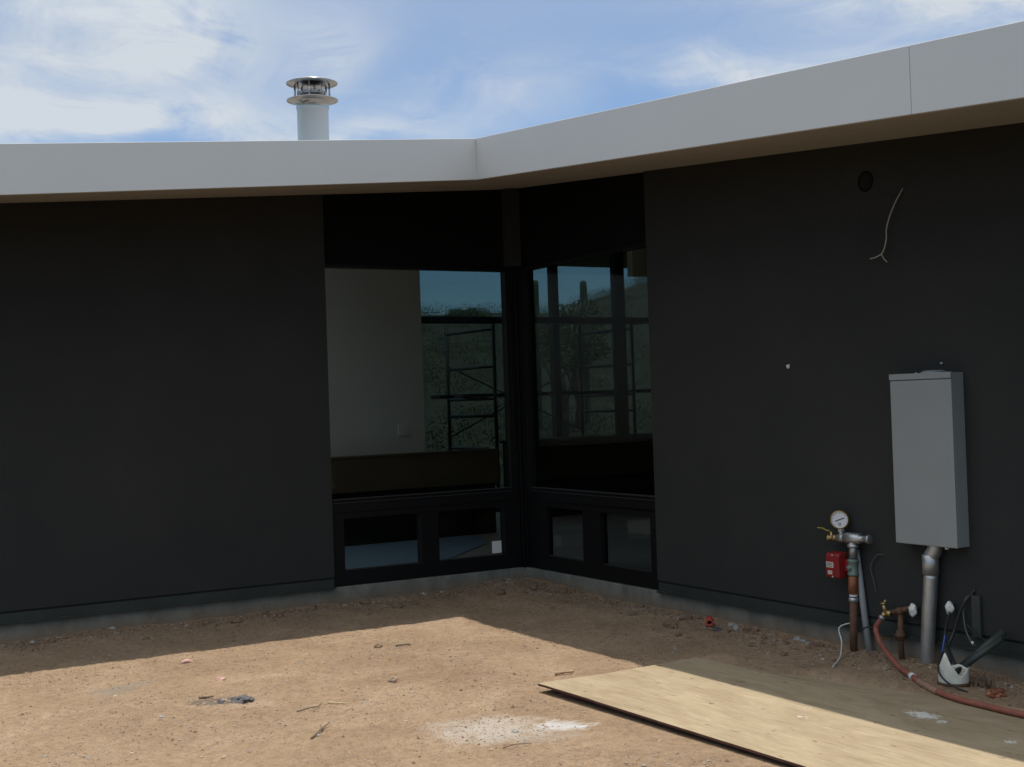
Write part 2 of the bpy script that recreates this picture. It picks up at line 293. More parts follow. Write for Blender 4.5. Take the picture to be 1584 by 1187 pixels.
# ------------------------------------------------------------------ mesh helpers
class MB:
    def __init__(s): s.v = []; s.f = []; s.mi = []; s.sm = []
    def add(s, vs, fs, mi=0, smooth=False):
        o = len(s.v); s.v += [tuple(v) for v in vs]
        for f in fs: s.f.append([i+o for i in f]); s.mi.append(mi); s.sm.append(smooth)
        return s
    def box(s, a, b, mi=0):
        x0, y0, z0 = (min(a[i], b[i]) for i in range(3)); x1, y1, z1 = (max(a[i], b[i]) for i in range(3))
        return s.add([(x0,y0,z0),(x1,y0,z0),(x1,y1,z0),(x0,y1,z0),(x0,y0,z1),(x1,y0,z1),(x1,y1,z1),(x0,y1,z1)],
              [(0,3,2,1),(4,5,6,7),(0,1,5,4),(1,2,6,5),(2,3,7,6),(3,0,4,7)], mi)
    def hexa(s, p8, mi=0):
        return s.add(p8, [(0,3,2,1),(4,5,6,7),(0,1,5,4),(1,2,6,5),(2,3,7,6),(3,0,4,7)], mi)
    def prism(s, poly, zb, zt, mi=0):      # vertical prism over a plan polygon (ccw) with height functions
        n = len(poly); vs = [(x, y, zb(x, y)) for x, y in poly] + [(x, y, zt(x, y)) for x, y in poly]
        fs = [tuple(range(n-1, -1, -1)), tuple(range(n, 2*n))] + [(i, (i+1) % n, n+(i+1) % n, n+i) for i in range(n)]
        return s.add(vs, fs, mi)
    def tube(s, pts, r, seg=12, mi=0, cap=True):
        pts = [Vector(p) for p in pts]; n = len(pts); rr = r if isinstance(r, (list, tuple)) else [r]*n
        vs = []; ref = None
        for i, p in enumerate(pts):
            t = (pts[min(i+1, n-1)] - pts[max(i-1, 0)]).normalized()
            if ref is None: ref = Vector((0, 0, 1)) if abs(t.z) < .9 else Vector((1, 0, 0))
            a = (ref - t*ref.dot(t)).normalized(); b = t.cross(a); ref = a
            for k in range(seg):
                q = 2*math.pi*k/seg; vs.append(p + (a*math.cos(q) + b*math.sin(q))*rr[i])
        fs = [(i*seg+k, i*seg+(k+1) % seg, (i+1)*seg+(k+1) % seg, (i+1)*seg+k) for i in range(n-1) for k in range(seg)]
        s.add(vs, fs, mi, True)
        if cap: s.add(vs[:seg], [tuple(range(seg-1, -1, -1))], mi); s.add(vs[-seg:], [tuple(range(seg))], mi)
        return s
    def lathe(s, prof, o, ax=(0,0,1), seg=28, mi=0, smooth=True):     # prof: (radius, distance along axis)
        ax = Vector(ax).normalized(); o = Vector(o); a = ax.orthogonal().normalized(); b = ax.cross(a); vs = []
        for r, h in prof:
            for k in range(seg): q = 2*math.pi*k/seg; vs.append(o + ax*h + (a*math.cos(q)+b*math.sin(q))*max(r, 1e-5))
        n = len(prof)
        return s.add(vs, [(i*seg+k, i*seg+(k+1) % seg, (i+1)*seg+(k+1) % seg, (i+1)*seg+k) for i in range(n-1) for k in range(seg)], mi, smooth)
    def rock(s, c, r, seed=0, sub=2, mi=0, rough=.35, sc=(1,1,.7), smooth=False):
        bm = bmesh.new(); bmesh.ops.create_icosphere(bm, subdivisions=sub, radius=1)
        vs = []
        for v in bm.verts:
            d = v.co.normalized(); k = 1 + rough*noise.noise(d*1.4 + Vector((seed*3.1, seed*1.7, 0))) + rough*.5*noise.noise(d*3.7 + Vector((0, seed*2.3, 5)))
            vs.append((c[0]+d.x*r*k*sc[0], c[1]+d.y*r*k*sc[1], c[2]+d.z*r*k*sc[2]))
        fs = [tuple(v.index for v in f.verts) for f in bm.faces]; bm.free()
        return s.add(vs, fs, mi, smooth)
    def build(s, name, mats, parent=None, bevel=0.0, loc=None):
        me = bpy.data.meshes.new(name); vv = s.v
        if loc: vv = [(x-loc[0], y-loc[1], z-loc[2]) for x, y, z in vv]
        me.from_pydata(vv, [], s.f)
        mats = mats if isinstance(mats, (list, tuple)) else [mats]
        for m in mats: me.materials.append(m)
        me.polygons.foreach_set('material_index', s.mi); me.polygons.foreach_set('use_smooth', s.sm)
        bm = bmesh.new(); bm.from_mesh(me); bmesh.ops.remove_doubles(bm, verts=bm.verts, dist=1e-6); bmesh.ops.recalc_face_normals(bm, faces=bm.faces); bm.to_mesh(me); bm.free()
        o = bpy.data.objects.new(name, me); COL.objects.link(o)
        if loc: o.location = loc
        if parent: o.parent = parent
        if bevel:
            b = o.modifiers.new('bevel', 'BEVEL'); b.width = bevel; b.segments = 2; b.limit_method = 'ANGLE'; b.angle_limit = math.radians(40)
        return o
def tag(o, label=None, cat=None, group=None, kind=None):
    if label: o['label'] = label
    if cat: o['category'] = cat
    if group: o['group'] = group
    if kind: o['kind'] = kind
    return o
def thing(name, label, cat, loc=(0,0,0), group=None):
    o = bpy.data.objects.new(name, None); COL.objects.link(o); o.location = loc; o.empty_display_size = .1
    return tag(o, label, cat, group)
class Part(MB):     # a part given in world coordinates under a thing located elsewhere
    def under(s, name, mats, parent, bevel=0.0):
        bpy.context.view_layer.update()
        root = parent; off = Vector((0, 0, 0))
        while root: off += root.location; root = root.parent
        s.v = [(x-off.x, y-off.y, z-off.z) for x, y, z in s.v]
        return s.build(name, mats, parent, bevel)
def spline(pts, n=8):
    pts = [Vector(p) for p in pts]; out = []
    for i in range(len(pts)-1):
        p0, p1, p2, p3 = pts[max(i-1, 0)], pts[i], pts[i+1], pts[min(i+2, len(pts)-1)]
        for k in range(n):
            t = k/n; out.append(.5*((2*p1)+(p2-p0)*t+(2*p0-5*p1+4*p2-p3)*t*t+(3*p1-p0-3*p2+p3)*t**3))
    out.append(pts[-1]); return out

# ------------------------------------------------------------------ ground
def gz(x, y):       # yard surface
    n = lambda s, o: noise.noise(Vector((x*s, y*s, o)))
    z = -.142 + .035*math.exp(-((x+.25)**2+(y+.25)**2)/.35)
    z += .012*n(.9, 0) + .010*n(2.6, 3) + .006*n(7, 7) + .005*n(19, 11) + .0036*n(44, 17)
    if x > -.95: z += .020*min(1, (x+.95)/.5)*(0.7+.8*n(1.7, 21))          # loose spoil along the right wall
    if y > -.9: z += .016*min(1, (y+.9)/.5)*(0.7+.9*n(1.9, 31))
    edge2 = -1.06 + .259*max(0, -3.80-y)                                  # far edge of the second sheet
    ins = min(1, max(0, (x+2.45)/.12))*min(1, max(0, (edge2+.03-x)/.10))*min(1, max(0, (-3.74-y)/.12))
    z = z*(1-ins*.93) + (-.160)*ins*.93                                    # pressed flat below the plywood sheet
    z += .050*max(0, 1-((x-edge2-.10)/.16)**2)*max(0, min(1, (-3.60-y)/.3))*max(0, .45+.9*n(2.7, 41))
    if math.hypot(x+3.0, y+4.65) < .6: z += .006*n(24, 51)
    return z
def grid(name, xs, ys, fz, m, smooth=True):
    b = MB(); nx, ny = len(xs), len(ys)
    b.add([(x, y, fz(x, y)) for y in ys for x in xs], [(j*nx+i, j*nx+i+1, (j+1)*nx+i+1, (j+1)*nx+i) for j in range(ny-1) for i in range(nx-1)], 0, smooth)
    me = bpy.data.meshes.new(name); me.from_pydata(b.v, [], b.f); me.materials.append(m); me.polygons.foreach_set('use_smooth', b.sm)
    o = bpy.data.objects.new(name, me); COL.objects.link(o); return o
def lin(a, b, st): n = max(1, int(round((b-a)/st))); return [a+(b-a)*i/n for i in range(n+1)]
tag(grid('yard_ground', lin(-5.9, .02, .0145), lin(-7.0, .02, .0145), gz, M_['dirt']), kind='structure')
def tz(x, y):       # surrounding desert terrain, one sheet to the horizon
    inyard = (-6.6 < x < .1 and -7.4 < y < .1)
    r = max(0, y-14)
    s = x*.86 - y*.5
    t = min(1, r/52); t = t*t*(3-2*t)
    br = x/max(y, 1.0); pts = ((-9, 6.5), (.50, 7.4), (.60, 7.45), (.655, 7.6), (.69, 8.6), (.72, 9.0), (.77, 9.9), (1.0, 11.5), (9, 11.5)); rz = 11.5
    for (b0, z0), (b1, z1) in zip(pts, pts[1:]):
        if b0 <= br < b1: rz = z0+(z1-z0)*(br-b0)/(b1-b0)
    z = -.20 + t*(rz + .2 + .35*noise.noise(Vector((x*.11, y*.11, 2))))
    if r > 4: z += .22*noise.noise(Vector((x*.25, y*.25, 4)))*min(1, r/20)
    if y < -14: z += .6*noise.noise(Vector((x*.03, y*.03, 9)))*min(1, (-y-14)/30)
    z -= .15 if inyard else 0
    return z
ax = [-2500, -1000, -400, -160, -80, -45, -26, -15, -9] + lin(-6.7, .12, .8)[0:] + lin(1.4, 8, 1.3) + lin(9, 70, 1.5) + [76, 85, 100, 140, 250, 500, 1200, 2500]
ay = [-2500, -1000, -400, -160, -80, -45, -28, -18, -11] + lin(-7.5, .12, .8) + lin(1.5, 10, 1.5) + lin(11.5, 80, 1.5) + [90, 110, 150, 250, 500, 1200, 2500]
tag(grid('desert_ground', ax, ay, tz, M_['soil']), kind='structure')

# ------------------------------------------------------------------ house
house = thing('house', 'single storey charcoal house with pale grey fascia wrapping an inside corner of tall windows', 'house')
ZJL = lambda x: 3.578 + .079*x                     # soffit height along each wall
ZJR = lambda y: 3.578 + .095*y
FBL = lambda x: 3.374 + .087*(x+1.1); FBR = lambda y: 3.374 + .0930*(y+1.295)      # fascia lower edge
FTL = lambda x: 3.711 + .0845*(x+1.1); FTR = lambda y: 3.711 + .0893*(y+1.295)
XE, YE = -1.10, -1.295
# foundation (window stretch) and stem wall below siding
f = Part()
f.prism([(-9, 0), (-9, .25), (.25, .25), (.25, -9), (0, -9), (0, 0)][::-1], lambda x, y: -.45, lambda x, y: 0.0)
f.under('foundation', M_['conc'], house, .006)
# siding walls
w = Part(); w.hexa([(-9, -.03, .096), (-1.93, -.03, .096), (-1.93, .12, .096), (-9, .12, .096), (-9, -.03, ZJL(-9)+.02), (-1.93, -.03, ZJL(-1.93)+.02), (-1.93, .12, ZJL(-1.93)+.02), (-9, .12, ZJL(-9)+.02)])
w.under('wall', M_['stucco'], house)
w = Part(); w.hexa([(-.03, -9, .096), (.12, -9, .096), (.12, -2.115, .096), (-.03, -2.115, .096), (-.03, -9, ZJR(-9)+.02), (.12, -9, ZJR(-9)+.02), (.12, -2.115, ZJR(-2.115)+.02), (-.03, -2.115, ZJR(-2.115)+.02)])
w.under('wall', M_['stucco'], house)
# base flashing: recessed band with a lip
b = Part(); b.box((-9, -.024, .010), (-1.93, .10, .0775)); b.box((-9, -.044, -.004), (-1.925, -.0185, .012)); b.under('base_flashing', M_['flash'], house, .002)
b = Part(); b.box((-.024, -9, .010), (.10, -2.115, .0775)); b.box((-.044, -9, -.004), (-.0185, -2.112, .012)); b.under('base_flashing', M_['flash'], house, .002)
Part().box((-9, -.012, .0778), (-1.931, .119, .0957)).under('sill_plate', M_['stucco'], house); Part().box((-.012, -9, .0778), (.119, -2.116, .0957)).under('sill_plate', M_['stucco'], house)
# headers above the windows (set back from the siding)
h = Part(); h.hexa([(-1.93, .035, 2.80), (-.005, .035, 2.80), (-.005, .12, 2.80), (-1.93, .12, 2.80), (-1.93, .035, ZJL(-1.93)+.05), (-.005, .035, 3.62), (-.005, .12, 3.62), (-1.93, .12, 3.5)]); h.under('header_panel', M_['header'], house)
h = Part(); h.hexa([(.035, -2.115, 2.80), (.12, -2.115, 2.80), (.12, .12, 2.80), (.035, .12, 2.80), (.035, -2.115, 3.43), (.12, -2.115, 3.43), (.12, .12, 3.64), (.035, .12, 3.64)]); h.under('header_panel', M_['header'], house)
p = Part(); p.box((-.105, -.09, 2.83), (.02, .03, 3.60)); p.under('corner_post', M_['stucco'], house, .004)

# windows: wall axis helper maps (s along wall from corner, depth into house, z)
ML = lambda s, d, z: (-s, d, z)
MR = lambda s, d, z: (d, -s, z)
def wbox(P, mp, s0, s1, d0, d1, z0, z1, mi=0): P.box(mp(s0, d0, z0), mp(s1, d1, z1), mi)
def window_side(mp, send, jamb, lows, stickers):
    # big fixed light
    a = Part()
    wbox(a, mp, .012, send, .02, .11, 2.785, 2.815); wbox(a, mp, send-.020, send, .02, .11, .64, 2.785)
    wbox(a, mp, .012, jamb, .02, .11, .64, 2.785); wbox(a, mp, jamb, send-.020, .02, .11, .64, .755)
    wbox(a, mp, jamb-.045, jamb-.032, .008, .02, .64, 2.785); wbox(a, mp, .03, .042, .008, .02, .0, 2.785)
    win = a.under('window', M_['frame'], house, .003)
    g = Part(); wbox(g, mp, jamb+.0005, send-.0205, .060, .072, .7555, 2.7845); g.under('pane', M_['glass'], win)
    q = Part(); wbox(q, mp, jamb, send-.021, .006, .0195, .752, .762); wbox(q, mp, jamb, send-.021, .010, .0195, .722, .728); q.under('glazing_bead', M_['seal'], win)
    # low awning pair
    edges = [(lows[0][0]-.10, lows[0][1]+.085), (lows[1][0]-.08, send)]
    edges[0] = (.012, (lows[0][1]+lows[1][0])/2); edges[1] = (edges[0][1], send)
    for (s0, s1), (e0, e1), st in zip(lows, edges, stickers):
        a = Part(); e0 += .001; e1 -= .001
        wbox(a, mp, e0, e1, .03, .11, .003, .13); wbox(a, mp, e0, e1, .03, .11, .585, .639)
        wbox(a, mp, e0, s0, .03, .11, .13, .585); wbox(a, mp, s1, e1, .03, .11, .13, .585)
        aw = a.under('awning_window', M_['frame'], house, .003)
        g = Part(); wbox(g, mp, s0+.0005, s1-.0005, .075, .085, .1305, .5845); g.under('pane', M_['glass'], aw)
        q = Part(); wbox(q, mp, s0, s1, .056, .074, .131, .141); q.under('glazing_bead', M_['seal'], aw)
        if st:
            k = Part(); wbox(k, mp, st[0], st[1], .0725, .0742, st[2], st[3]); k.under('sticker', M_['white'], aw)
window_side(ML, 1.93, .100, [(.19, .875), (1.06, 1.80)], [(.205, .305, .150, .262), None])
window_side(MR, 2.115, .150, [(.34, .96), (1.23, 1.955)], [None, (1.915, 1.950, .140, .255)])
c = Part(); c.box((-.011, -.011, .001), (.12, .12, 2.81)); c.box((-.030, -.030, .001), (-.0115, -.0115, 2.80)); c.under('corner_mullion', M_['frame'], house, .002)

# roof: one plane tilted up away from the yard, soffits, fascia
ZT = lambda x, y: 3.695 + .0848*(x-XE) + .0893*(y-YE)
ZB = lambda x, y: ZT(x, y) - .06
roof = Part(); Lpoly = [(-9, YE+.012), (XE+.012, YE+.012), (XE+.012, -9), (9, -9), (9, 6.3), (-2.0, 6.3), (-2.0, .5), (-7.0, .5), (-7.0, 6.3), (-9, 6.3)]     # unseen notch added over the left wing to brighten the partition
roof.prism(Lpoly, ZB, ZT); roof = roof.under('roof', M_['roof'], house)
def hexa_fascia_left(x0, x1): 
    return Part().hexa([(x0, YE, FBL(x0)), (x1, YE, FBL(x1)), (x1, YE+.03, FBL(x1)), (x0, YE+.03, FBL(x0)), (x0, YE, FTL(x0)), (x1, YE, FTL(x1)), (x1, YE+.03, FTL(x1)), (x0, YE+.03, FTL(x0))])
def hexa_fascia_right(y0, y1):
    return Part().hexa([(XE, y0, FBR(y0)), (XE+.03, y0, FBR(y0)), (XE+.03, y1, FBR(y1)), (XE, y1, FBR(y1)), (XE, y0, FTR(y0)), (XE+.03, y0, FTR(y0)), (XE+.03, y1, FTR(y1)), (XE, y1, FTR(y1))])
hexa_fascia_left(-9, XE+.03).under('fascia', M_['fascia'], roof, .003)
hexa_fascia_right(-5.854, YE-.0015).under('fascia', M_['fascia'], roof, .003)
hexa_fascia_right(-9, -5.857).under('fascia', M_['fascia'], roof, .003)
s = Part()      # soffit boards
s.hexa([(-9, YE+.03, FBL(-9)+.004), (XE+.03, YE+.03, FBL(XE)+.004), (.10, .10, ZJL(0)+.005), (-9, .10, ZJL(-9)), (-9, YE+.03, FBL(-9)+.02), (XE+.03, YE+.03, FBL(XE)+.02), (.10, .10, ZJL(0)+.022), (-9, .10, ZJL(-9)+.018)])
s.under('soffit', M_['soffit'], roof)
s = Part()
s.hexa([(XE+.03, -9, FBR(-9)+.004), (.10, -9, ZJR(-9)), (.10, .10, ZJR(0)+.005), (XE+.03, YE+.03, FBR(YE)+.004), (XE+.03, -9, FBR(-9)+.02), (.10, -9, ZJR(-9)+.018), (.10, .10, ZJR(0)+.022), (XE+.03, YE+.03, FBR(YE)+.02)])
s.under('soffit', M_['soffit'], roof)

# flue
cx, cy, zb = -1.378, 1.5, 3.75
fl = Part(); R = .155
fl.lathe([(R, zb), (R, 4.505), (R+.003, 4.51), (R+.003, 4.55), (R-.02, 4.55)], (cx, cy, 0), seg=40); fl = fl.under('chimney_flue', M_['flue'], house)
k = Part()   # lower flared collar
k.lathe([(R+.005, 4.525), (R+.008, 4.555), (R+.022, 4.588), (R+.03, 4.592), (.252, 4.602), (.254, 4.608), (R+.03, 4.612), (R-.01, 4.606)], (cx, cy, 0), seg=44); k.under('storm_collar', M_['steel'], fl)
k = Part(); k.lathe([(R-.012, 4.55), (R-.012, 4.66), (R-.02, 4.66), (R-.02, 4.675), (R-.012, 4.675), (R-.012, 4.69), (R-.03, 4.69)], (cx, cy, 0), seg=40); k.under('inner_pipe', M_['steel'], fl)
k = Part(); k.lathe([(0.0001, 4.748), (.10, 4.750), (.16, 4.762), (.252, 4.772), (.254, 4.778), (.20, 4.796), (.10, 4.810), (.0001, 4.815)], (cx, cy, 0), seg=44); k.under('rain_cap', M_['steel'], fl)
for i in range(8):
    a = math.radians(i*45+14); ca, sa = math.cos(a), math.sin(a); k = Part()
    k.tube([(cx+ca*.172, cy+sa*.172, 4.600), (cx+ca*.172, cy+sa*.172, 4.764)], .0105, 8); k.under('cap_strut', M_['steel'], fl)

# vent opening on the right wall
k = Part(); k.lathe([(.050, .0), (.054, .004), (.066, .004), (.066, .0)], (-.03, -4.494, 2.893), (-1, 0, 0), 28); k.lathe([(0, .0015), (.051, .0015)], (-.03, -4.494, 2.893), (-1, 0, 0), 28, 1); k.under('wall_vent', [M_['header'], M_['black']], house)

# interior
Part().box((-9, .25, -.10), (9, 5.7, .0)).box((.25, -9, -.10), (9, .25, .0)).under('floor', M_['floor'], house)
k = Part(); k.prism([(-9, .13), (.13, .13), (.13, -9), (9, -9), (9, 5.65), (-2.0, 5.65), (-2.0, .5), (-7.0, .5), (-7.0, 5.65), (-9, 5.65)], lambda x, y: ZB(x, y)-.12, lambda x, y: ZB(x, y)-.08); k.under('ceiling', M_['drywall'], house)  # same added notch as in the roof, lets daylight reach the partition
inn = lambda x, y: ZB(x, y)-.10
k = Part(); k.prism([(-8.9, 3.2), (.592, 3.2), (.592, 3.34), (-8.9, 3.34)], lambda x, y: 0.0, inn); k.under('partition_wall', M_['drywall'], house)
Part().box((.246, 3.185, 1.205), (.382, 3.199, 1.345)).under('outlet_plate', M_['drywall'], house, .003)
k = Part(); k.prism([(-8.9, 5.55), (.9, 5.55), (.9, 5.7), (-8.9, 5.7)], lambda x, y: 0.0, inn); k.under('interior_wall', M_['drywall'], house)
k = Part(); k.prism([(8.85, -8.9), (9, -8.9), (9, 5.6), (8.85, 5.6)], lambda x, y: 0.0, inn); k.under('interior_wall', M_['drywall'], house)
k = Part(); k.prism([(.13, -9), (8.84, -9), (8.84, -8.87), (.13, -8.87)], lambda x, y: 0.0, inn); k.under('interior_wall', M_['drywall'], house)  # no left end wall: opening added to light the interior
k = Part(); k.prism([(5.27, 5.40), (7.2, 5.40), (7.2, 5.53), (5.27, 5.53)], lambda x, y: 3.40, lambda x, y: inn(x, y)); k.under('bulkhead', M_['bulk'], house)
# rear glass wall
rw = Part()
for x0, x1 in ((.90, .96), (5.065, 5.225), (8.75, 8.85)): rw.prism([(x0, 5.56), (x1, 5.56), (x1, 5.70), (x0, 5.70)], lambda x, y: 0.0, inn)
for z0, z1 in ((2.69, 2.785), (0.0, .06)):
    for x0, x1 in ((.96, 5.065), (5.225, 8.75)): rw.box((x0, 5.58, z0), (x1, 5.68, z1))
rw = rw.under('rear_window', M_['frame'], house)
for x0, x1 in ((.96, 5.065), (5.225, 8.75)):
    Part().box((x0+.001, 5.625, .061), (x1-.001, 5.635, 2.689)).under('pane', M_['rearglass'], rw)
    k = Part(); k.prism([(x0+.001, 5.625), (x1-.001, 5.625), (x1-.001, 5.635), (x0+.001, 5.635)], lambda x, y: 2.786, lambda x, y: inn(x, y)-.005); k.under('pane', M_['rearglass'], rw)
# porch beyond the rear glass
k = Part(); k.prism([(3.6, 6.32), (12, 6.32), (12, 9.2), (3.6, 9.2)], lambda x, y: 3.985, lambda x, y: 4.2); k.under('porch_roof', M_['porch'], house)
k = Part(); k.box((6.05, 8.93, -.3), (6.19, 9.07, 3.984)); k.under('porch_column', M_['porchpost'], house)

# ------------------------------------------------------------------ things inside
k = thing('counter', 'long brown board counter standing in front of the white partition inside the left window', 'counter', (-.9, 3.08, 0))
Part().box((-7.2, 3.0, 0.60), (1.46, 3.16, .985)).under('front_board', M_['kraft'], k, .003); Part().box((-7.22, 2.985, .986), (1.475, 3.175, 1.005)).under('top', M_['kraft'], k, .003)
Part().box((-7.15, 3.03, 0.001), (1.42, 3.15, .599)).under('base', M_['cab'], k)  # dark colour stands in for shade below the front board
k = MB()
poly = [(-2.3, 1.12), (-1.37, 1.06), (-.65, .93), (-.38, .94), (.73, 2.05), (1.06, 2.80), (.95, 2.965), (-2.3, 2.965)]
k.prism(poly, lambda x, y: .004, lambda x, y: .008); tag(k.build('floor_patch', M_['bluepatch']), 'pale blue patch on the floor behind the low left windows', 'patch')  # thin flat slab colouring part of the floor pale blue
k = thing('cabinet', 'dark stained low cabinet row inside behind the right tall window', 'cabinet', (3.2, 4.4, 0))
Part().box((2.55, 4.2, .10), (7.9, 4.78, 1.00)).under('carcass', M_['cab'], k); Part().box((2.52, 4.17, 1.002), (7.93, 4.80, 1.04)).under('worktop', M_['cab'], k, .004); Part().box((2.59, 4.25, .002), (7.86, 4.74, .098)).under('plinth', M_['header'], k)
for i in range(8): Part().box((2.57+i*.665, 4.18, .13), (2.57+i*.665+.64, 4.198, .98)).under('door', M_['cab'], k, .003)

# ------------------------------------------------------------------ scaffold beyond the house
def zscaf(x, y): return tz(x, y)
def scaffold(x, lab, y0=6.25, y1=7.75, top=2.83):
    o = thing('scaffold_frame', lab, 'scaffold', (x, (y0+y1)/2, -.2), 'scaffold frames behind the house')
    for y in (y0, y1): Part().tube([(x, y, -.2), (x, y, top)], .028, 10).under('leg', M_['scaf'], o)
    for z in (.35, .86, 1.36, 1.62, 2.10, 2.66): Part().tube([(x, y0, z), (x, y1, z)], .024, 8).under('rung', M_['scaf'], o)
scaffold(3.30, 'dark tubular scaffold end frame with rungs seen through the left tall window')
scaffold(5.83, 'dark tubular scaffold end frame seen at the right edge of the right tall window')
for (za, zb_, lab) in ((2.05, .95, 'thin dark scaffold brace falling to the right between the two scaffold frames'), (.95, 2.05, 'thin dark scaffold brace rising to the right between the two scaffold frames')):
    yy = 7.75 if za > zb_ else 7.70
    k = MB(); k.tube([(3.32, yy, za+.1), (5.81, yy, zb_+.1)], .013, 8); tag(k.build('cross_brace', M_['scaf']), lab, 'brace', 'scaffold braces')
k = MB(); k.box((2.9, 6.5, 1.645), (6.6, 6.78, 1.70)); tag(k.build('plank', M_['plank'], None, .003), 'front scaffold plank lying across the scaffold rungs behind the house', 'plank', 'scaffold planks')
k = MB(); k.box((2.7, 6.9, 1.642), (6.8, 7.2, 1.70)); tag(k.build('plank', M_['plank'], None, .003), 'rear scaffold plank lying across the scaffold rungs behind the house', 'plank', 'scaffold planks')

# ------------------------------------------------------------------ desert plants beyond
def leafmesh(b, c, r, n, size, flat=.8, seed=0, mi=0):
    rnd = random.Random(seed)
    for i in range(n):
        while True:
            d = Vector((rnd.uniform(-1, 1), rnd.uniform(-1, 1), rnd.uniform(-1, 1)))
            if d.length < 1: break
        if noise.noise(d*2.1 + Vector((seed, 0, 0))) < -.12: continue
        p = Vector(c) + Vector((d.x*r, d.y*r, d.z*r*flat)); a = Vector((rnd.gauss(0, 1), rnd.gauss(0, 1), rnd.gauss(0, 1))).normalized(); t = a.orthogonal().normalized(); q = a.cross(t); s_ = size*rnd.uniform(.5, 1.3)
        b.add([p+t*s_, p+q*s_*.5, p-t*s_, p-q*s_*.5], [(0, 1, 2, 3)], mi)
def tree(x, y, top, r, lab, seed):
    z0 = tz(x, y)-.1; h = top-z0-r*.25; o = thing('palo_verde_tree', lab, 'tree', (x, y, z0), 'desert trees behind the house'); rnd = random.Random(seed)
    t = Part(); t.tube([(x, y, z0), (x+.1, y, z0+h*.25), (x+.05, y+.1, z0+h*.5)], [.14, .11, .07], 8)
    tips = []
    for i in range(7):
        a = rnd.uniform(0, 6.28); e = (x+math.cos(a)*r*.8, y+math.sin(a)*r*.8, z0+h*rnd.uniform(.6, .98)); tips.append(e)
        t.tube(spline([(x+.05, y, z0+h*.2), (x+math.cos(a)*r*.35, y+math.sin(a)*r*.35, z0+h*.5), e], 4), [.06-.006*k for k in range(9)], 6)
    t.under('trunk', M_['bark'], o)
    c = Part()
    for i, e in enumerate(tips + [(x, y, z0+h*.75), (x+.3*r, y, z0+h*.6)]): leafmesh(c, e, r*.50, 900, .055, .75, seed*10+i)
    c.under('crown', M_['leaf'], o)
tree(14.9, 22.5, 4.85, 1.2, 'thin leafed green desert tree rising beside the porch column behind the glass', 3)
tree(16.75, 24.5, 4.75, 1.0, 'pale wispy desert tree by the cactus in the right tall window', 8)
tree(27.9, 52.0, 6.75, 1.1, 'small far desert tree with its tip above the transom in the left tall window', 12)
def saguaro(x, y, top, r, lab, arm):
    z0 = tz(x, y)-.1; h = top-z0; o = thing('saguaro_cactus', lab, 'cactus', (x, y, z0), 'saguaro cacti behind the house')
    def ribbed(P, pts, rad, seg=40):
        pts = [Vector(p) for p in pts]; n = len(pts); vs = []
        for i, p in enumerate(pts):
            t = (pts[min(i+1, n-1)]-pts[max(i-1, 0)]).normalized(); a = (Vector((1, 0, 0))-t*t.x).normalized(); b = t.cross(a)
            for k in range(seg):
                q = 2*math.pi*k/seg; rr = rad[i]*(1+.10*math.cos(q*10)); vs.append(p+(a*math.cos(q)+b*math.sin(q))*rr)
        P.add(vs, [(i*seg+k, i*seg+(k+1) % seg, (i+1)*seg+(k+1) % seg, (i+1)*seg+k) for i in range(n-1) for k in range(seg)], 0, True)
    t = Part(); ribbed(t, [(x, y, z0+h*f_) for f_ in (0, .3, .7, .95, .985, .996, 1)], [r*.85, r, r*1.02, r*1.1, r*1.0, r*.65, .01]); t.under('trunk', M_['cactus'], o)
    if arm:
        t = Part(); zz = z0+h*.55; pts = spline([(x+r*.6, y, zz), (x+r*2.2, y, zz+.02), (x+r*2.9, y, zz+.35), (x+r*2.9, y, zz+1.0)], 5); ribbed(t, pts, [r*.6]*(len(pts)-2)+[r*.4, .01]); t.under('arm', M_['cactus'], o)
saguaro(15.60, 25, 5.48, .085, 'slim saguaro cactus standing left of the porch column behind the right window', False)
saguaro(17.45, 25, 5.50, .10, 'slim saguaro cactus standing right of the porch column behind the right window', False)
sb = MB(); rnd = random.Random(5)
for i in range(1100):
    y = 10.5 + 58*rnd.random()**1.1; x = y*.60 - 3 + rnd.uniform(-6, 4+.32*y); r = rnd.uniform(.25, .85)*(.6+.4*min(1, y/30))
    leafmesh(sb, (x, y, tz(x, y)+r*.45), r, 110, .035*r+.022, .75, i)
tag(sb.build('desert_scrub', M_['scrub']), 'low desert scrub covering the slope behind the house', 'scrub', kind='stuff')

# ------------------------------------------------------------------ electrical panel
ep = thing('electrical_panel', 'tall grey metal electrical meter cabinet fixed to the charcoal wall above a wide conduit', 'electrical box', (-.03, -4.98, .607))
y0, y1, z0, z1 = -5.212, -4.742, .607, 1.642
Part().box((-.128, y0, z0), (-.031, y1, z1)).under('enclosure', M_['box'], ep, .004)
Part().box((-.143, y0-.002, z0-.002), (-.1285, y1+.002, 1.604)).under('cover', M_['box'], ep, .005)
Part().box((-.148, y0-.004, 1.609), (-.1285, y1+.004, z1+.004)).under('top_flange', M_['box'], ep, .003)
k = Part(); k.lathe([(0, .020), (.05, .019), (.075, .010), (.078, 0)], (-.075, -5.03, z1), (0, 0, 1), 28); k.under('hub_plate', M_['box'], ep)
k = Part(); k.lathe([(0, .012), (.006, .011), (.007, 0)], (-.085, -4.90, z1), (0, 0, 1), 10); k.under('screw', M_['galv'], ep)
k = Part(); k.lathe([(0, .012), (.008, .010), (.009, 0)], (-.031, -5.055, 1.70), (-1, 0, 0), 10); k.under('screw', M_['galv'], ep)
k = Part(); k.lathe([(0, -.02), (.012, -.018), (.012, 0)], (-.1, -5.10, z0), (0, 0, 1), 12); k.under('knockout_plug', M_['white'], ep)
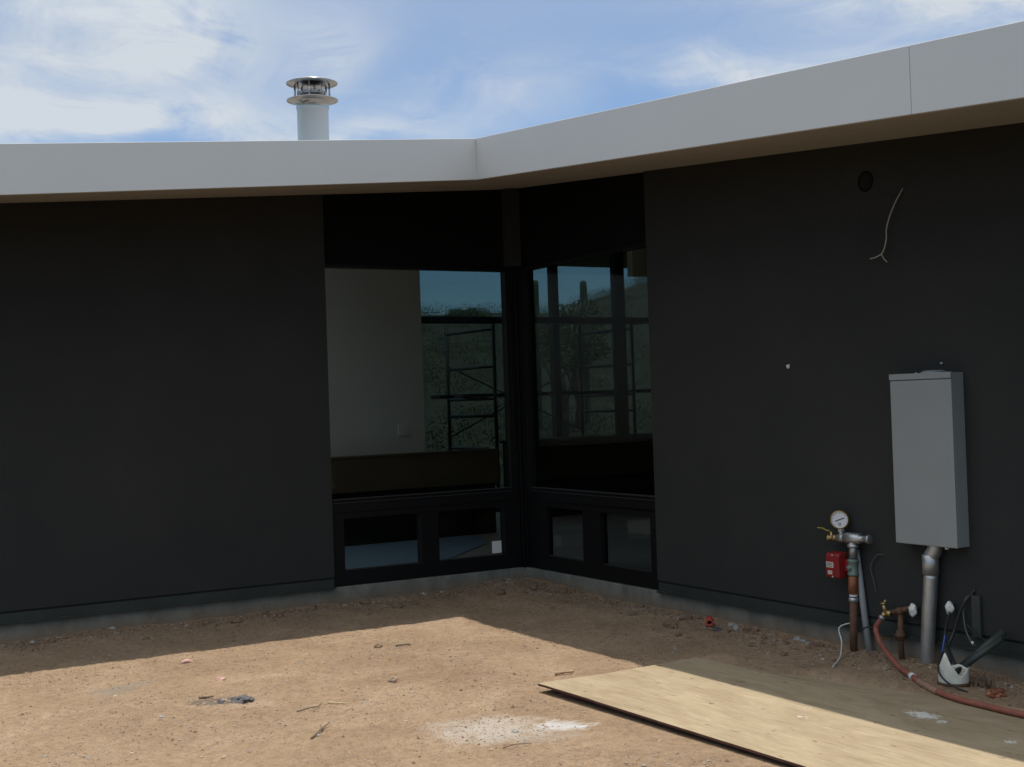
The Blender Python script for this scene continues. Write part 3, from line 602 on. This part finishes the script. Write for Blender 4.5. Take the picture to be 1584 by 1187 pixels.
cd = Part(); cd.tube(spline([(-.09, -4.962, .43), (-.09, -4.935, .18), (-.085, -4.892, -.20)], 6), .043, 24); cd = cd.under('conduit', M_['galv'], ep)
k = Part(); k.tube(spline([(-.082, -4.998, .612), (-.084, -4.992, .575), (-.09, -4.966, .530), (-.09, -4.9635, .50)], 5), .046, 24); k.under('elbow', M_['galv'], cd)
k = Part(); k.lathe([(.044, 0), (.050, .002), (.050, .118), (.047, .120), (.044, .121)], (-.09, -4.9615, .425), (.0, -.01, 1), 28); k.under('coupling', M_['galv'], cd)

# ------------------------------------------------------------------ sprinkler riser
RX = -.10
rs = thing('sprinkler_riser', 'rusty and galvanised sprinkler riser with a pressure gauge on top and a red switch box', 'sprinkler riser', (RX, -4.305, -.13))
Part().tube([(RX, -4.302, -.19), (RX, -4.320, .19)], .025, 18).under('lower_pipe', M_['rust'], rs)
k = Part(); k.lathe([(.025, 0), (.031, .003), (.031, .026), (.025, .03)], (RX, -4.319, .186), (0, -.03, 1), 20); k.under('pipe_clamp', M_['galv'], rs)
k = Part(); k.lathe([(.026, 0), (.027, .012), (.026, .014)], (RX, -4.3205, .222), (0, -.03, 1), 20); k.under('white_tape', M_['white'], rs)
k = Part(); k.lathe([(.026, 0), (.034, .004), (.033, .115), (.030, .118)], (RX, -4.3215, .238), (0, -.04, 1), 20); k.under('copper_section', M_['copper'], rs)
k = Part(); k.lathe([(.030, 0), (.037, .002), (.037, .014), (.033, .018), (.033, .085), (.037, .09), (.037, .105), (.028, .108)], (RX, -4.3265, .357), (0, -.04, 1), 22)
k.lathe([(0, .05), (.016, .049), (.018, 0)], (RX, -4.329, .41), (-1, 0, 0), 14); k.under('flow_valve', M_['green'], rs)
k = Part(); k.tube([(RX, -4.330, .462), (RX, -4.335, .585)], .0265, 20); k.lathe([(.027, 0), (.037, .003), (.037, .024), (.027, .028)], (RX, -4.3345, .536), (0, -.04, 1), 22); k.under('upper_pipe', M_['galv'], rs)
zt = .598
k = Part()      # horizontal manifold: tee, reducer, stub
k.lathe([(.0, -.070), (.033, -.069), (.033, -.048), (.037, -.045), (.037, .04), (.034, .043), (.034, .064), (.022, .068), (.022, .128), (.028, .131), (.028, .147), (.02, .149), (0, .150)], (RX, -4.335, zt), (0, -1, .03), 24)
k.under('tee', M_['galv'], rs)
k = Part(); k.lathe([(.0, 0), (.022, .001), (.022, .018), (.029, .020), (.029, .075), (.022, .078), (.022, .10)], (RX, -4.193, zt-.006), (0, -1, .03), 20)
k.tube([(RX, -4.232, zt), (RX, -4.233, zt+.055)], .016, 14); k.lathe([(.016, 0), (.023, .002), (.023, .016), (.016, .018)], (RX, -4.233, zt+.036), (0, 0, 1), 6, smooth=False); k.under('gauge_tee', M_['galv'], rs)
g = Part(); GA = Vector((-.80, -.60, 0)).normalized()      # gauge faces the yard
gc = Vector((RX, -4.222, .712)); g.lathe([(0, -.022), (.052, -.020), (.060, -.010), (.062, .004), (.056, .010), (.053, .010), (.053, .004)], gc, GA, 36); g.tube([gc-Vector((0, 0, .058)), gc-Vector((0, 0, .082))], .008, 10)
g = g.under('pressure_gauge', M_['brass'], rs)
k = Part(); k.lathe([(0, .0045), (.053, .0045)], gc, GA, 36); k.under('dial', M_['lens'], g)
gt = GA.cross(Vector((0, 0, 1))).normalized(); up = Vector((0, 0, 1))
if gt.y > 0: gt = -gt                                       # screen right
k = Part()
def bar(P, c0, c1, wd, off):
    a, b = gc+GA*off+gt*c0[0]+up*c0[1], gc+GA*off+gt*c1[0]+up*c1[1]; d = (b-a).normalized(); q = GA.cross(d)*wd/2; e = GA*.0012
    P.hexa([a-q, a+q, b+q, b-q, a-q+e, a+q+e, b+q+e, b-q+e])
bar(k, (-.028, -.010), (.030, .012), .0065, .0052); k.under('needle', M_['ink'], g)
k = Part()
for i in range(11):
    a = math.radians(225-27*i); bar(k, (.040*math.cos(a), .040*math.sin(a)), (.048*math.cos(a), .048*math.sin(a)), .002, .005)
for i in range(4): bar(k, (-.014+i*.003, -.022-i*.006), (.012-i*.002, -.022-i*.006), .002, .005)
k.under('scale_marks', M_['ink'], g)
k = Part(); k.lathe([(.012, .0), (.020, .002), (.020, .03), (.014, .034), (.014, .055), (.021, .057), (.021, .072), (.015, .074), (0, .074)], (RX, -4.197, .592), (-.25, 1, -.05), 16); k.lathe([(.012, 0), (.010, .03), (0, .032)], (RX-.01, -4.152, .60), (0, 0, 1), 10); dv = k.under('drain_valve', M_['brass'], rs)
k = Part(); pts = [(RX-.02, -4.150, .632), (RX-.03, -4.12, .640), (RX-.035, -4.100, .650), (RX-.045, -4.062, .652)]
for a, b in zip(pts, pts[1:]):
    a, b = Vector(a), Vector(b); q = Vector((.008, 0.004, 0)); e = Vector((0, 0, .004)); k.hexa([a-q, a+q, b+q, b-q, a-q+e, a+q+e, b+q+e, b-q+e])
k.under('lever', M_['yellow'], dv)
# red flow switch
k = Part(); bm = bmesh.new()
prof = [(-.178, .345), (-.178, .480), (-.165, .500), (-.10, .505), (-.10, .340), (-.165, .335)]
n = len(prof); vs = [(x, -4.158, z) for x, z in prof] + [(x, -4.276, z) for x, z in prof]
k.add(vs, [tuple(range(n)), tuple(range(2*n-1, n-1, -1))] + [(i, i+n, (i+1) % n+n, (i+1) % n) for i in range(n)]); bm.free()
sw = k.under('switch_box', M_['red'], rs, .010)
for zz in (.484, .346):
    k = Part(); k.lathe([(0, .004), (.006, .003), (.007, 0)], (-.1755 if zz > .4 else -.1775, -4.218, zz), (-1, 0, 0), 10); k.under('cover_screw', M_['galv'], sw)
Part().box((-.13, -4.276, .38), (-.095, -4.315, .46)).under('saddle', M_['red'], sw, .004)
k = Part(); k.box((-.1800, -4.166, .405), (-.1778, -4.230, .441), 0); k.box((-.1800, -4.180, .362), (-.1778, -4.218, .384), 0)
k.under('label_sticker', M_['label'], sw)
for za, zb_, ya, yb in ((.435, .431, 4.172, 4.224), (.426, .422, 4.168, 4.224), (.415, .411, 4.168, 4.224), (.375, .372, 4.184, 4.214)):
    k = Part(); k.box((-.1808, -ya, za), (-.1801, -yb, zb_)); k.under('print_line', M_['ink'], sw)
# drain pipe behind
k = MB(); k.tube([(-.060, -4.318, .52), (-.058, -4.345, .30), (-.052, -4.405, -.20)], .0215, 18); tag(k.build('drain_pipe', M_['pvc']), 'straight grey plastic pipe leaning behind the sprinkler riser into the dirt', 'pipe')

# ------------------------------------------------------------------ water standpipe, hose, caps
wp = thing('water_standpipe', 'short rusty water standpipe with a brass hose tap beside the wide conduit', 'standpipe', (-.08, -4.70, -.13))
Part().tube([(-.08, -4.700, -.2), (-.08, -4.690, .005), (-.08, -4.700, .165)], .0175, 14).under('pipe', M_['rust'], wp)
k = Part(); k.lathe([(.018, 0), (.026, .002), (.026, .02), (.034, .024), (.034, .04), (.026, .044), (.026, .06), (.018, .064)], (-.08, -4.690, -.012), (0, 0, 1), 14); k.under('union', M_['rust'], wp)
k = Part(); k.tube([(-.10, -4.615, .152), (-.085, -4.70, .172), (-.06, -4.785, .205)], .016, 12); k.lathe([(.017, -.022), (.024, -.02), (.024, .02), (.017, .022)], (-.085, -4.70, .172), (0, -1, .2), 12); k.under('branch_pipe', M_['rust'], wp)
k = Part(); k.lathe([(.012, 0), (.020, .003), (.020, .03), (.014, .034), (.014, .06), (.0, .062)], (-.105, -4.645, .150), (-.1, 1, .0), 12); k.tube([(-.11, -4.60, .155), (-.12, -4.598, .200)], .012, 10); k.tube([(-.112, -4.60, .155), (-.135, -4.600, .128)], .015, 10); tp = k.under('tap', M_['brass'], wp)
k = Part(); k.tube([(-.12, -4.572, .205), (-.12, -4.60, .212), (-.12, -4.618, .235)], .006, 8); k.lathe([(0, 0), (.014, .002), (.016, .010), (0, .012)], (-.12, -4.597, .203), (0, 0, 1), 10); k.under('tap_handle', M_['brass'], tp)
Part().box((-.004, -4.54, -.052), (-.0015, -4.46, -.020)).under('yellow_tag', M_['kraft'], wp)

hz = lambda x, y, k=.016: gz(x, y)+k
hp = [(-.138, -4.601, .126), (-.152, -4.585, .095), (-.160, -4.565, .055), (-.19, -4.605, .018), (-.235, -4.675, -.018), (-.31, -4.805, -.055), (-.40, -4.975, hz(-.40, -4.975, .028)), (-.50, -5.165, hz(-.5, -5.165)), (-.565, -5.280, hz(-.565, -5.28)), (-.63, -5.465, max(-.121, hz(-.63, -5.465))), (-.675, -5.65, -.121), (-.685, -5.83, -.121), (-.690, -6.06, -.121), (-.66, -6.5, -.121), (-.5, -7.0, hz(-.5, -7.0))]
hs = MB(); hs.tube(spline(hp, 8), .0165, 14); hs = tag(hs.build('garden_hose', M_['hose']), 'red rubber hose running from the brass tap across the dirt past the plywood', 'hose')
k = MB(); sp = spline(hp, 8); a, b = sp[0], sp[4]; k.tube([a+(a-b)*.35, a, b], .0215, 12); k.build('hose_collar', M_['galv'], hs)
k = MB(); k.tube([sp[8*7-1], sp[8*7], sp[8*7+1]], .020, 12); k.build('white_tape', M_['white'], hs)
k = MB(); k.tube(sp[8*8-1:8*8+9], [.019+.0016*(i % 2) for i in range(10)], 12); k.build('wire_wrap', M_['wrap'], hs)

def cap_stub(nm, y, z, lab, s=1):
    k = thing(nm, lab, 'pipe cap', (-.06, y, z), 'capped pipe stubs on the right wall')
    Part().tube([(-.028, y+.02*s, z+.012), (-.075, y, z+.006)], .014, 12).under('stub', M_['rust'], k)
    c = Part(); c.rock((-.085, y, z), .030, seed=y*7, sub=3, rough=.35, sc=(.8, .9, 1.25), smooth=True); c.under('foam_wrap', M_['white'], k)
cap_stub('pipe_cap', -4.805, .190, 'white wrapped pipe stub sticking out left of the wide conduit', 1)
cap_stub('pipe_cap', -5.090, .238, 'white wrapped pipe stub sticking out right of the wide conduit', 1.4)

# cables, dark pipes, bucket
k = thing('cable_bundle', 'dark cables dropping from the right wall into the broken white bucket', 'cables', (-.05, -5.13, .2))
k1 = Part(); k1.tube(spline([(-.07, -5.10, .235), (-.10, -5.10, .20), (-.12, -5.075, .06), (-.30, -5.27, -.02), (-.38, -5.32, -.05)], 6), .008, 8); k1.under('cable', M_['cable'], k)
k1 = Part(); k1.tube(spline([(-.03, -5.24, .36), (-.07, -5.17, .25), (-.09, -5.12, .10), (-.16, -5.14, .02), (-.33, -5.33, -.03)], 6), .009, 8); k1.under('cable', M_['cable'], k)
k1 = Part(); k1.tube(spline([(-.12, -5.078, .075), (-.20, -5.13, .02), (-.36, -5.27, .03)], 6), .005, 8); k1.under('wire', M_['blue'], k)
k1 = Part(); k1.tube(spline([(-.36, -5.27, .035), (-.50, -5.355, -.03), (-.52, -5.44, -.09), (-.50, -5.56, -.125)], 6), .006, 8); k1.under('cable', M_['cable'], k)
k1 = Part(); k1.tube(spline([(-.03, -5.23, .335), (-.06, -5.19, .30), (-.06, -5.17, .22), (-.08, -5.20, .12), (-.12, -5.28, .05), (-.2, -5.36, .07)], 6), .005, 8); k1.under('cable', M_['loop'], k)
k1 = Part(); k1.tube(spline([(-.05, -5.17, .16), (-.08, -5.27, .11), (-.14, -5.40, .085)], 6), .005, 8); k1.under('cable', M_['cable'], k)
k1 = Part(); k1.box((-.031, -5.285, .08), (-.055, -5.222, .325)); tag(k1.build('cable_duct', M_['abs'], None, .004), 'small dark upright duct on the right wall beside the grey cabinet', 'duct')
k = MB(); k.tube([(-.26, -5.31, -.06), (-.10, -5.49, .155)], .023, 16); tag(k.build('plastic_pipe', M_['abs']), 'upper dark plastic pipe sloping from the bucket up to the wall', 'pipe', 'dark pipes by the bucket')
k = MB(); k.tube([(-.33, -5.33, -.075), (-.155, -5.52, .125)], .018, 16); tag(k.build('plastic_pipe', M_['abs']), 'lower dark plastic pipe sloping beside the other from the bucket', 'pipe', 'dark pipes by the bucket')
k = MB(); k.lathe([(0, .006), (.008, .004), (.009, 0)], (-.215, -5.36, .085), (-1, 0, .3), 10); tag(k.build('wire_clip', M_['white']), 'tiny white clip on the dark sloping pipes', 'clip')
# broken bucket
bk = MB(); seg = 56; bc = Vector((-.40, -5.375, gz(-.4, -5.375)-.01)); vs = []; inn_ = []
def rimh(q):    # broken rim: a tall spike towards the left, low notch to the right
    d = (q - math.radians(192)+math.pi) % (2*math.pi) - math.pi
    h_ = .098 + .105*math.exp(-abs(d/.36)**1.5) - .035*math.exp(-((d-.95)/.30)**2) + .006*math.sin(q*5)
    return h_
for ring in range(7):
    for kx in range(seg):
        q = 2*math.pi*kx/seg; f_ = ring/6; h_ = rimh(q)*f_; r = .082 + .10*h_*.12/.12*.2
        vs.append(bc+Vector((math.cos(q)*r, math.sin(q)*r, h_)))
for ring in range(7):
    for kx in range(seg):
        q = 2*math.pi*kx/seg; f_ = ring/6; h_ = rimh(q)*f_; r = .079 + .10*h_*.12/.12*.2
        vs.append(bc+Vector((math.cos(q)*r, math.sin(q)*r, h_)))
fs = [(i*seg+kx, i*seg+(kx+1) % seg, (i+1)*seg+(kx+1) % seg, (i+1)*seg+kx) for i in list(range(6))+list(range(7, 13)) for kx in range(seg)]
fs += [(6*seg+kx, 6*seg+(kx+1) % seg, 13*seg+(kx+1) % seg, 13*seg+kx) for kx in range(seg)]
bk.add(vs, fs, 0, True)
bkt = thing('bucket', 'broken white plastic bucket with a jagged rim standing in the dirt', 'bucket', tuple(bc))
bb = Part(); bb.v, bb.f, bb.mi, bb.sm = bk.v, bk.f, bk.mi, bk.sm; bb.under('shell', M_['dirtywhite'], bkt)
k = Part(); k.lathe([(.083, 0), (.089, .001), (.089, .022), (.084, .024)], tuple(bc), (0, 0, 1), 40); k.under('base_band', M_['rust'], bkt)

# loose wires
k = MB(); k.tube(spline([(-.031, -4.80, 2.80), (-.05, -4.792, 2.765), (-.06, -4.765, 2.72), (-.065, -4.72, 2.64), (-.07, -4.692, 2.56), (-.07, -4.688, 2.50), (-.07, -4.668, 2.44), (-.075, -4.645, 2.405)], 6), .0042, 8)
k = tag(k.build('hanging_wire', M_['bare']), 'pale forked cable end hanging from high on the right wall', 'wire')
b = MB(); b.tube(spline([(-.075, -4.647, 2.407), (-.085, -4.61, 2.392), (-.09, -4.565, 2.386)], 5), .004, 6); b.build('wire_end', M_['bare'], k)
b = MB(); b.tube(spline([(-.075, -4.647, 2.407), (-.085, -4.675, 2.375), (-.09, -4.705, 2.350)], 5), .004, 6); b.build('wire_end', M_['bare'], k)
k = MB(); k.tube(spline([(-.031, -4.53, .50), (-.045, -4.49, .50), (-.05, -4.445, .45), (-.05, -4.432, .40), (-.045, -4.45, .33), (-.035, -4.458, .25)], 6), .0034, 6); tag(k.build('looped_wire', M_['loop']), 'thin grey wire looping on the wall between the riser and the conduit', 'wire')
k = MB(); k.tube(spline([(-.032, -4.235, .03), (-.07, -4.205, .022), (-.12, -4.20, .0), (-.17, -4.27, -.06), (-.22, -4.32, -.088), (-.36, -4.45, gz(-.36, -4.45)+.02), (-.50, -4.56, gz(-.5, -4.56)+.012), (-.62, -4.65, gz(-.62, -4.65)+.005)], 6), .0045, 6); tag(k.build('white_cable', M_['white']), 'white cable drooping from the wall base to the dirt beside the riser', 'cable')
k = MB(); k.tube(spline([(-.033, -4.43, .02), (-.06, -4.40, .03), (-.085, -4.365, .012), (-.075, -4.33, -.01)], 6), .006, 6); tag(k.build('black_cable', M_['cable']), 'short black cable crossing the grey pipe at the wall base', 'cable')
k = MB(); k.hexa([(-.036, -3.708, 1.722), (-.033, -3.708, 1.722), (-.033, -3.728, 1.726), (-.036, -3.728, 1.726), (-.040, -3.700, 1.745), (-.033, -3.700, 1.745), (-.033, -3.732, 1.752), (-.044, -3.732, 1.752)]); tag(k.build('paper_scrap', M_['white']), 'tiny white scrap stuck in the middle of the right wall', 'scrap')

# ------------------------------------------------------------------ plywood
def plywood(lab, loc, ang, LW, LL, pz, mirror=False):
    pw = thing('plywood_sheet', lab, 'plywood', (*loc, 0))
    uu = Vector((math.cos(ang), math.sin(ang), 0))*(-1 if mirror else 1); vv = Vector((math.sin(ang), -math.cos(ang), 0))
    nu, nv = 24, 52; vs = []
    for th in (0, -.013):
        for j in range(nv+1):
            for i in range(nu+1):
                u, v = LW*i/nu, LL*j/nv; e = (.004*noise.noise(Vector((v*9, 3, 0)))) if i == 0 else 0
                q = uu*(u+e)+vv*v; vs.append((q.x, q.y, pz(u, v)+th))
    n1 = (nu+1)*(nv+1); ft = []; fe = []
    for j in range(nv):
        for i in range(nu):
            a = j*(nu+1)+i; ft.append((a, a+1, a+nu+2, a+nu+1)); fe.append((n1+a+nu+1, n1+a+nu+2, n1+a+1, n1+a))
        for i in (0, nu): a = j*(nu+1)+i; fe.append((a, a+nu+1, n1+a+nu+1, n1+a))
    for i in range(nu):
        for j in (0, nv): a = j*(nu+1)+i; fe.append((a, a+1, n1+a+1, n1+a))
    top = MB(); top.add(vs, ft, 0, True); edge = MB(); edge.add(vs, fe, 0, False)
    t_o = top.build('face', M_['ply'], pw); edge.build('edge', M_['plyedge'], pw)
    for vtx in t_o.data.vertices:              # the face keeps its grain along the sheet
        co = vtx.co; vtx.co = Vector((co.dot(uu), co.dot(vv), co.z))
    t_o.matrix_basis = Matrix(((uu.x, vv.x, 0, 0), (uu.y, vv.y, 0, 0), (0, 0, 1, 0), (0, 0, 0, 1)))
    bpy.context.view_layer.update()
    if t_o.matrix_world.determinant() < 0 and t_o.data.polygons[0].normal.z > 0: pass
plywood('large weathered plywood sheet lying on the sunlit dirt with one corner lifted', (-2.27, -3.925), math.radians(2.2), 1.22, 2.95,
        lambda u, v: -.122 + .014*math.exp(-(u/.35)**2-(v/.8)**2) + .004*math.sin(v*1.7+u))
plywood('shaded plywood sheet half buried under the sunlit sheet beside the red hose', (-1.06, -3.80), math.radians(14.5), 1.22, 3.05,
        lambda u, v: -.140 + .001*math.sin(v*2), True)

# ------------------------------------------------------------------ debris on the ground
def stone(nm, x, y, r, m, lab, cat, seed, sc=(1, 1, .6), sub=3, rough=.45, group=None, lift=.25):
    b = MB(); b.rock((x, y, gz(x, y)+r*sc[2]*lift), r, seed, sub, 0, rough, sc); return tag(b.build(nm, M_[m], None, 0, (x, y, gz(x, y))), lab, cat, group)
stone('pink_stone', -3.71, -2.42, .028, 'pink', 'flat pale pink stone lying in the sunlit dirt above the black lump', 'stone', 2, (1.2, .9, .6))
stone('asphalt_lump', -3.80, -3.13, .058, 'asphalt', 'flat dark grey asphalt lump on the stained sunlit dirt', 'lump', 5, (1.15, .85, .45))
for i, (x, y, r) in enumerate(((-3.885, -3.05, .022), (-3.92, -3.09, .018), (-3.87, -3.11, .016), (-3.90, -3.01, .015), (-3.935, -3.04, .014))):
    stone('asphalt_crumb', x, y, r, 'asphalt' if i % 2 else 'stone', 'small crumb beside the flat dark asphalt lump', 'crumb', 20+i, group='crumbs beside the asphalt lump')
stone('tan_stone', -2.86, -3.18, .028, 'stone', 'round tan stone alone in the middle of the sunlit dirt', 'stone', 9, (1, 1, .8))
stone('red_brown_stone', -3.72, -1.74, .035, 'pink', 'reddish flat stone at the edge of the shade left of centre', 'stone', 11, (1.2, .7, .5))
stone('terracotta_chunk', -.44, -5.70, .045, 'copper', 'terracotta coloured chunk in the dirt right of the bucket', 'chunk', 13, (1, 1.1, .8))
stone('white_stone', -.30, -5.22, .022, 'concbit', 'small white stone beside the broken bucket', 'stone', 15)
stone('grey_stone', -2.45, -2.05, .026, 'clod', 'dark little stone near the shadow corner in the sunlit dirt', 'stone', 17, (1.2, .9, .7))
rnd = random.Random(11)
for i in range(96):     # clods along the foundation
    if i % 2: x, y = rnd.uniform(-4.6, -.2), -.12-abs(rnd.gauss(0, .28))
    else: x, y = -.10-abs(rnd.gauss(0, .22)), rnd.uniform(-4.1, -.2)
    stone('dirt_clod', x, y, rnd.uniform(.010, .034)*(1+.6*(rnd.random() > .82)), 'clod', 'small brown dirt clod in the shaded strip along the foundation', 'clod', 40+i, (1, 1, .7), 2, .55, 'dirt clods along the foundation')
for i, (x, y, r) in enumerate(((-.20, -2.62, .030), (-.16, -2.66, .022), (-.11, -3.12, .035), (-.15, -3.20, .026), (-.10, -3.78, .030), (-.12, -3.86, .025), (-.14, -3.93, .022), (-.10, -3.50, .016), (-1.9, -.16, .02), (-.95, -.13, .02))):
    stone('concrete_crumb', x, y, r, 'concbit', 'pale grey concrete crumb lying against the foundation', 'crumb', 100+i, (1, 1, .6), 2, .5, 'concrete crumbs against the foundation')
rt = thing('red_fitting', 'small red plastic pipe fitting lying in the shaded dirt near the foundation', 'pipe fitting', (-.235, -3.0, -.10))
k = Part(); k.lathe([(.012, -.07), (.020, -.069), (.026, -.05), (.026, .05), (.024, .052), (.016, .052), (.016, .02), (0, .02)], (-.235, -3.005, -.092), (-.62, -.78, -.1), 20); k.under('body', M_['redpl'], rt)
k = Part(); k.lathe([(0, .0215), (.0158, .0215)], (-.235, -3.005, -.092), (-.62, -.78, -.1), 20); k.under('bore', M_['black'], rt)
stone('dark_clod', -.30, -3.16, .03, 'asphalt', 'dark clod right beside the red pipe fitting', 'clod', 31, (1.4, .8, .5))

def twig(pts, r, m, lab, seed=0, nm='twig'):
    rn = random.Random(seed); P_ = []
    for i, (x, y, h_) in enumerate(pts): P_.append((x, y, gz(x, y)+h_))
    sp_ = spline(P_, 5); b = MB(); b.tube([p_+Vector((rn.gauss(0, .0012), rn.gauss(0, .0012), 0)) for p_ in sp_], [r*(1-.5*i/len(sp_)) for i in range(len(sp_))], 7); return tag(b.build(nm, M_[m]), lab, 'twig')
twig([(-1.985, -3.66, .012), (-1.93, -3.672, .014), (-1.868, -3.69, .010)], .010, 'wood', 'pale broken stick lying at the corner of the plywood sheet', 1, 'stick')
twig([(-3.64, -3.57, .004), (-3.56, -3.59, .014), (-3.50, -3.555, .010), (-3.465, -3.52, .020)], .0045, 'darkwood', 'dark bent twig in the sunlit dirt left of centre', 2)
twig([(-3.41, -3.475, .006), (-3.32, -3.58, .007)], .0035, 'straw', 'straight pale straw stalk in the sunlit dirt', 3, 'straw_stalk')
twig([(-3.79, -4.18, .006), (-3.71, -4.11, .018), (-3.625, -4.03, .024)], .0055, 'darkwood', 'crooked dark twig near the bottom edge of the photo', 4)
twig([(-3.70, -4.115, .014), (-3.69, -4.05, .018)], .004, 'darkwood', 'short side sprig touching the crooked dark twig', 7)
twig([(-3.09, -4.93, .008), (-3.03, -4.94, .013), (-2.955, -4.95, .012)], .0035, 'darkwood', 'thin dark twig below the white plaster spill', 5)
twig([(-3.98, -2.86, .008), (-3.90, -2.90, .012)], .009, 'darkwood', 'stubby dark twig on the grey stain beside the asphalt lump', 6)
twig([(-2.34, -2.12, .006), (-2.28, -2.17, .016), (-2.26, -2.19, .008)], .007, 'darkwood', 'small curled twig near the corner of the eave shadow', 8)

# loose gravel: too many grains to count
gv = MB(); rnd = random.Random(3)
OCT = ([(1,0,0),(-1,0,0),(0,1,0),(0,-1,0),(0,0,1),(0,0,-1)], [(0,2,4),(2,1,4),(1,3,4),(3,0,4),(2,0,5),(1,2,5),(3,1,5),(0,3,5)])
def grain(x, y, r, mi):
    a = rnd.uniform(0, 6.28); ca, sa = math.cos(a), math.sin(a); z = gz(x, y)+r*.2
    vs = [(x+r*(p_[0]*ca-p_[1]*sa)*rnd.uniform(.6, 1.3), y+r*(p_[0]*sa+p_[1]*ca)*rnd.uniform(.6, 1.3), z+r*.7*p_[2]*rnd.uniform(.6, 1.1)) for p_ in OCT[0]]; gv.add(vs, OCT[1], mi)
onply = lambda x, y: (-2.33 < x < -1.04 + .259*max(0, -3.80-y) and y < -3.78)
cnt = 0
while cnt < 32000:
    x, y = rnd.uniform(-5.6, -.05), rnd.uniform(-6.6, -.05)
    if onply(x, y): continue
    if noise.noise(Vector((x*1.5, y*1.5, 8))) < rnd.uniform(-.5, .35): continue
    grain(x, y, .0021*math.exp(abs(rnd.gauss(0, .55))), rnd.choice((0, 0, 1, 1, 2, 3))); cnt += 1
for i in range(4200):   # rubble strips near the walls
    if rnd.random() < .5: x, y = rnd.uniform(-4.7, -.1), -.06-abs(rnd.gauss(0, .25))
    else: x, y = -.06-abs(rnd.gauss(0, .22)), rnd.uniform(-6.2, -.1)
    grain(x, y, .0042*math.exp(abs(rnd.gauss(0, .6))), rnd.choice((0, 1, 1, 2, 3, 3)))
for i in range(1500):   # coarser pebbles in the open yard
    x, y = rnd.uniform(-5.6, -.1), rnd.uniform(-6.6, -.1)
    if not onply(x, y): grain(x, y, .0052*math.exp(abs(rnd.gauss(0, .4))), rnd.choice((0, 0, 0, 4, 4, 1)))
tag(gv.build('gravel', [M_['stone'], M_['clod'], M_['concbit'], M_['darkwood'], M_['pale']]), 'loose grit and pebbles scattered over the bare dirt', 'gravel', kind='stuff')

# dry weed by the bucket
wd = MB(); rnd = random.Random(9)
for i in range(26):
    a = rnd.uniform(0, 6.28); l_ = rnd.uniform(.05, .12); bx, by = -.30+rnd.gauss(0, .02), -5.52+rnd.gauss(0, .03); z = gz(bx, by)
    wd.tube([(bx, by, z-.005), (bx+math.cos(a)*l_*.3, by+math.sin(a)*l_*.3, z+l_*.7), (bx+math.cos(a)*l_*.8, by+math.sin(a)*l_*.8, z+l_)], [.003, .002, .001], 5)
tag(wd.build('dry_weed', M_['darkwood']), 'wiry dead weed growing at the wall right of the bucket', 'weed')
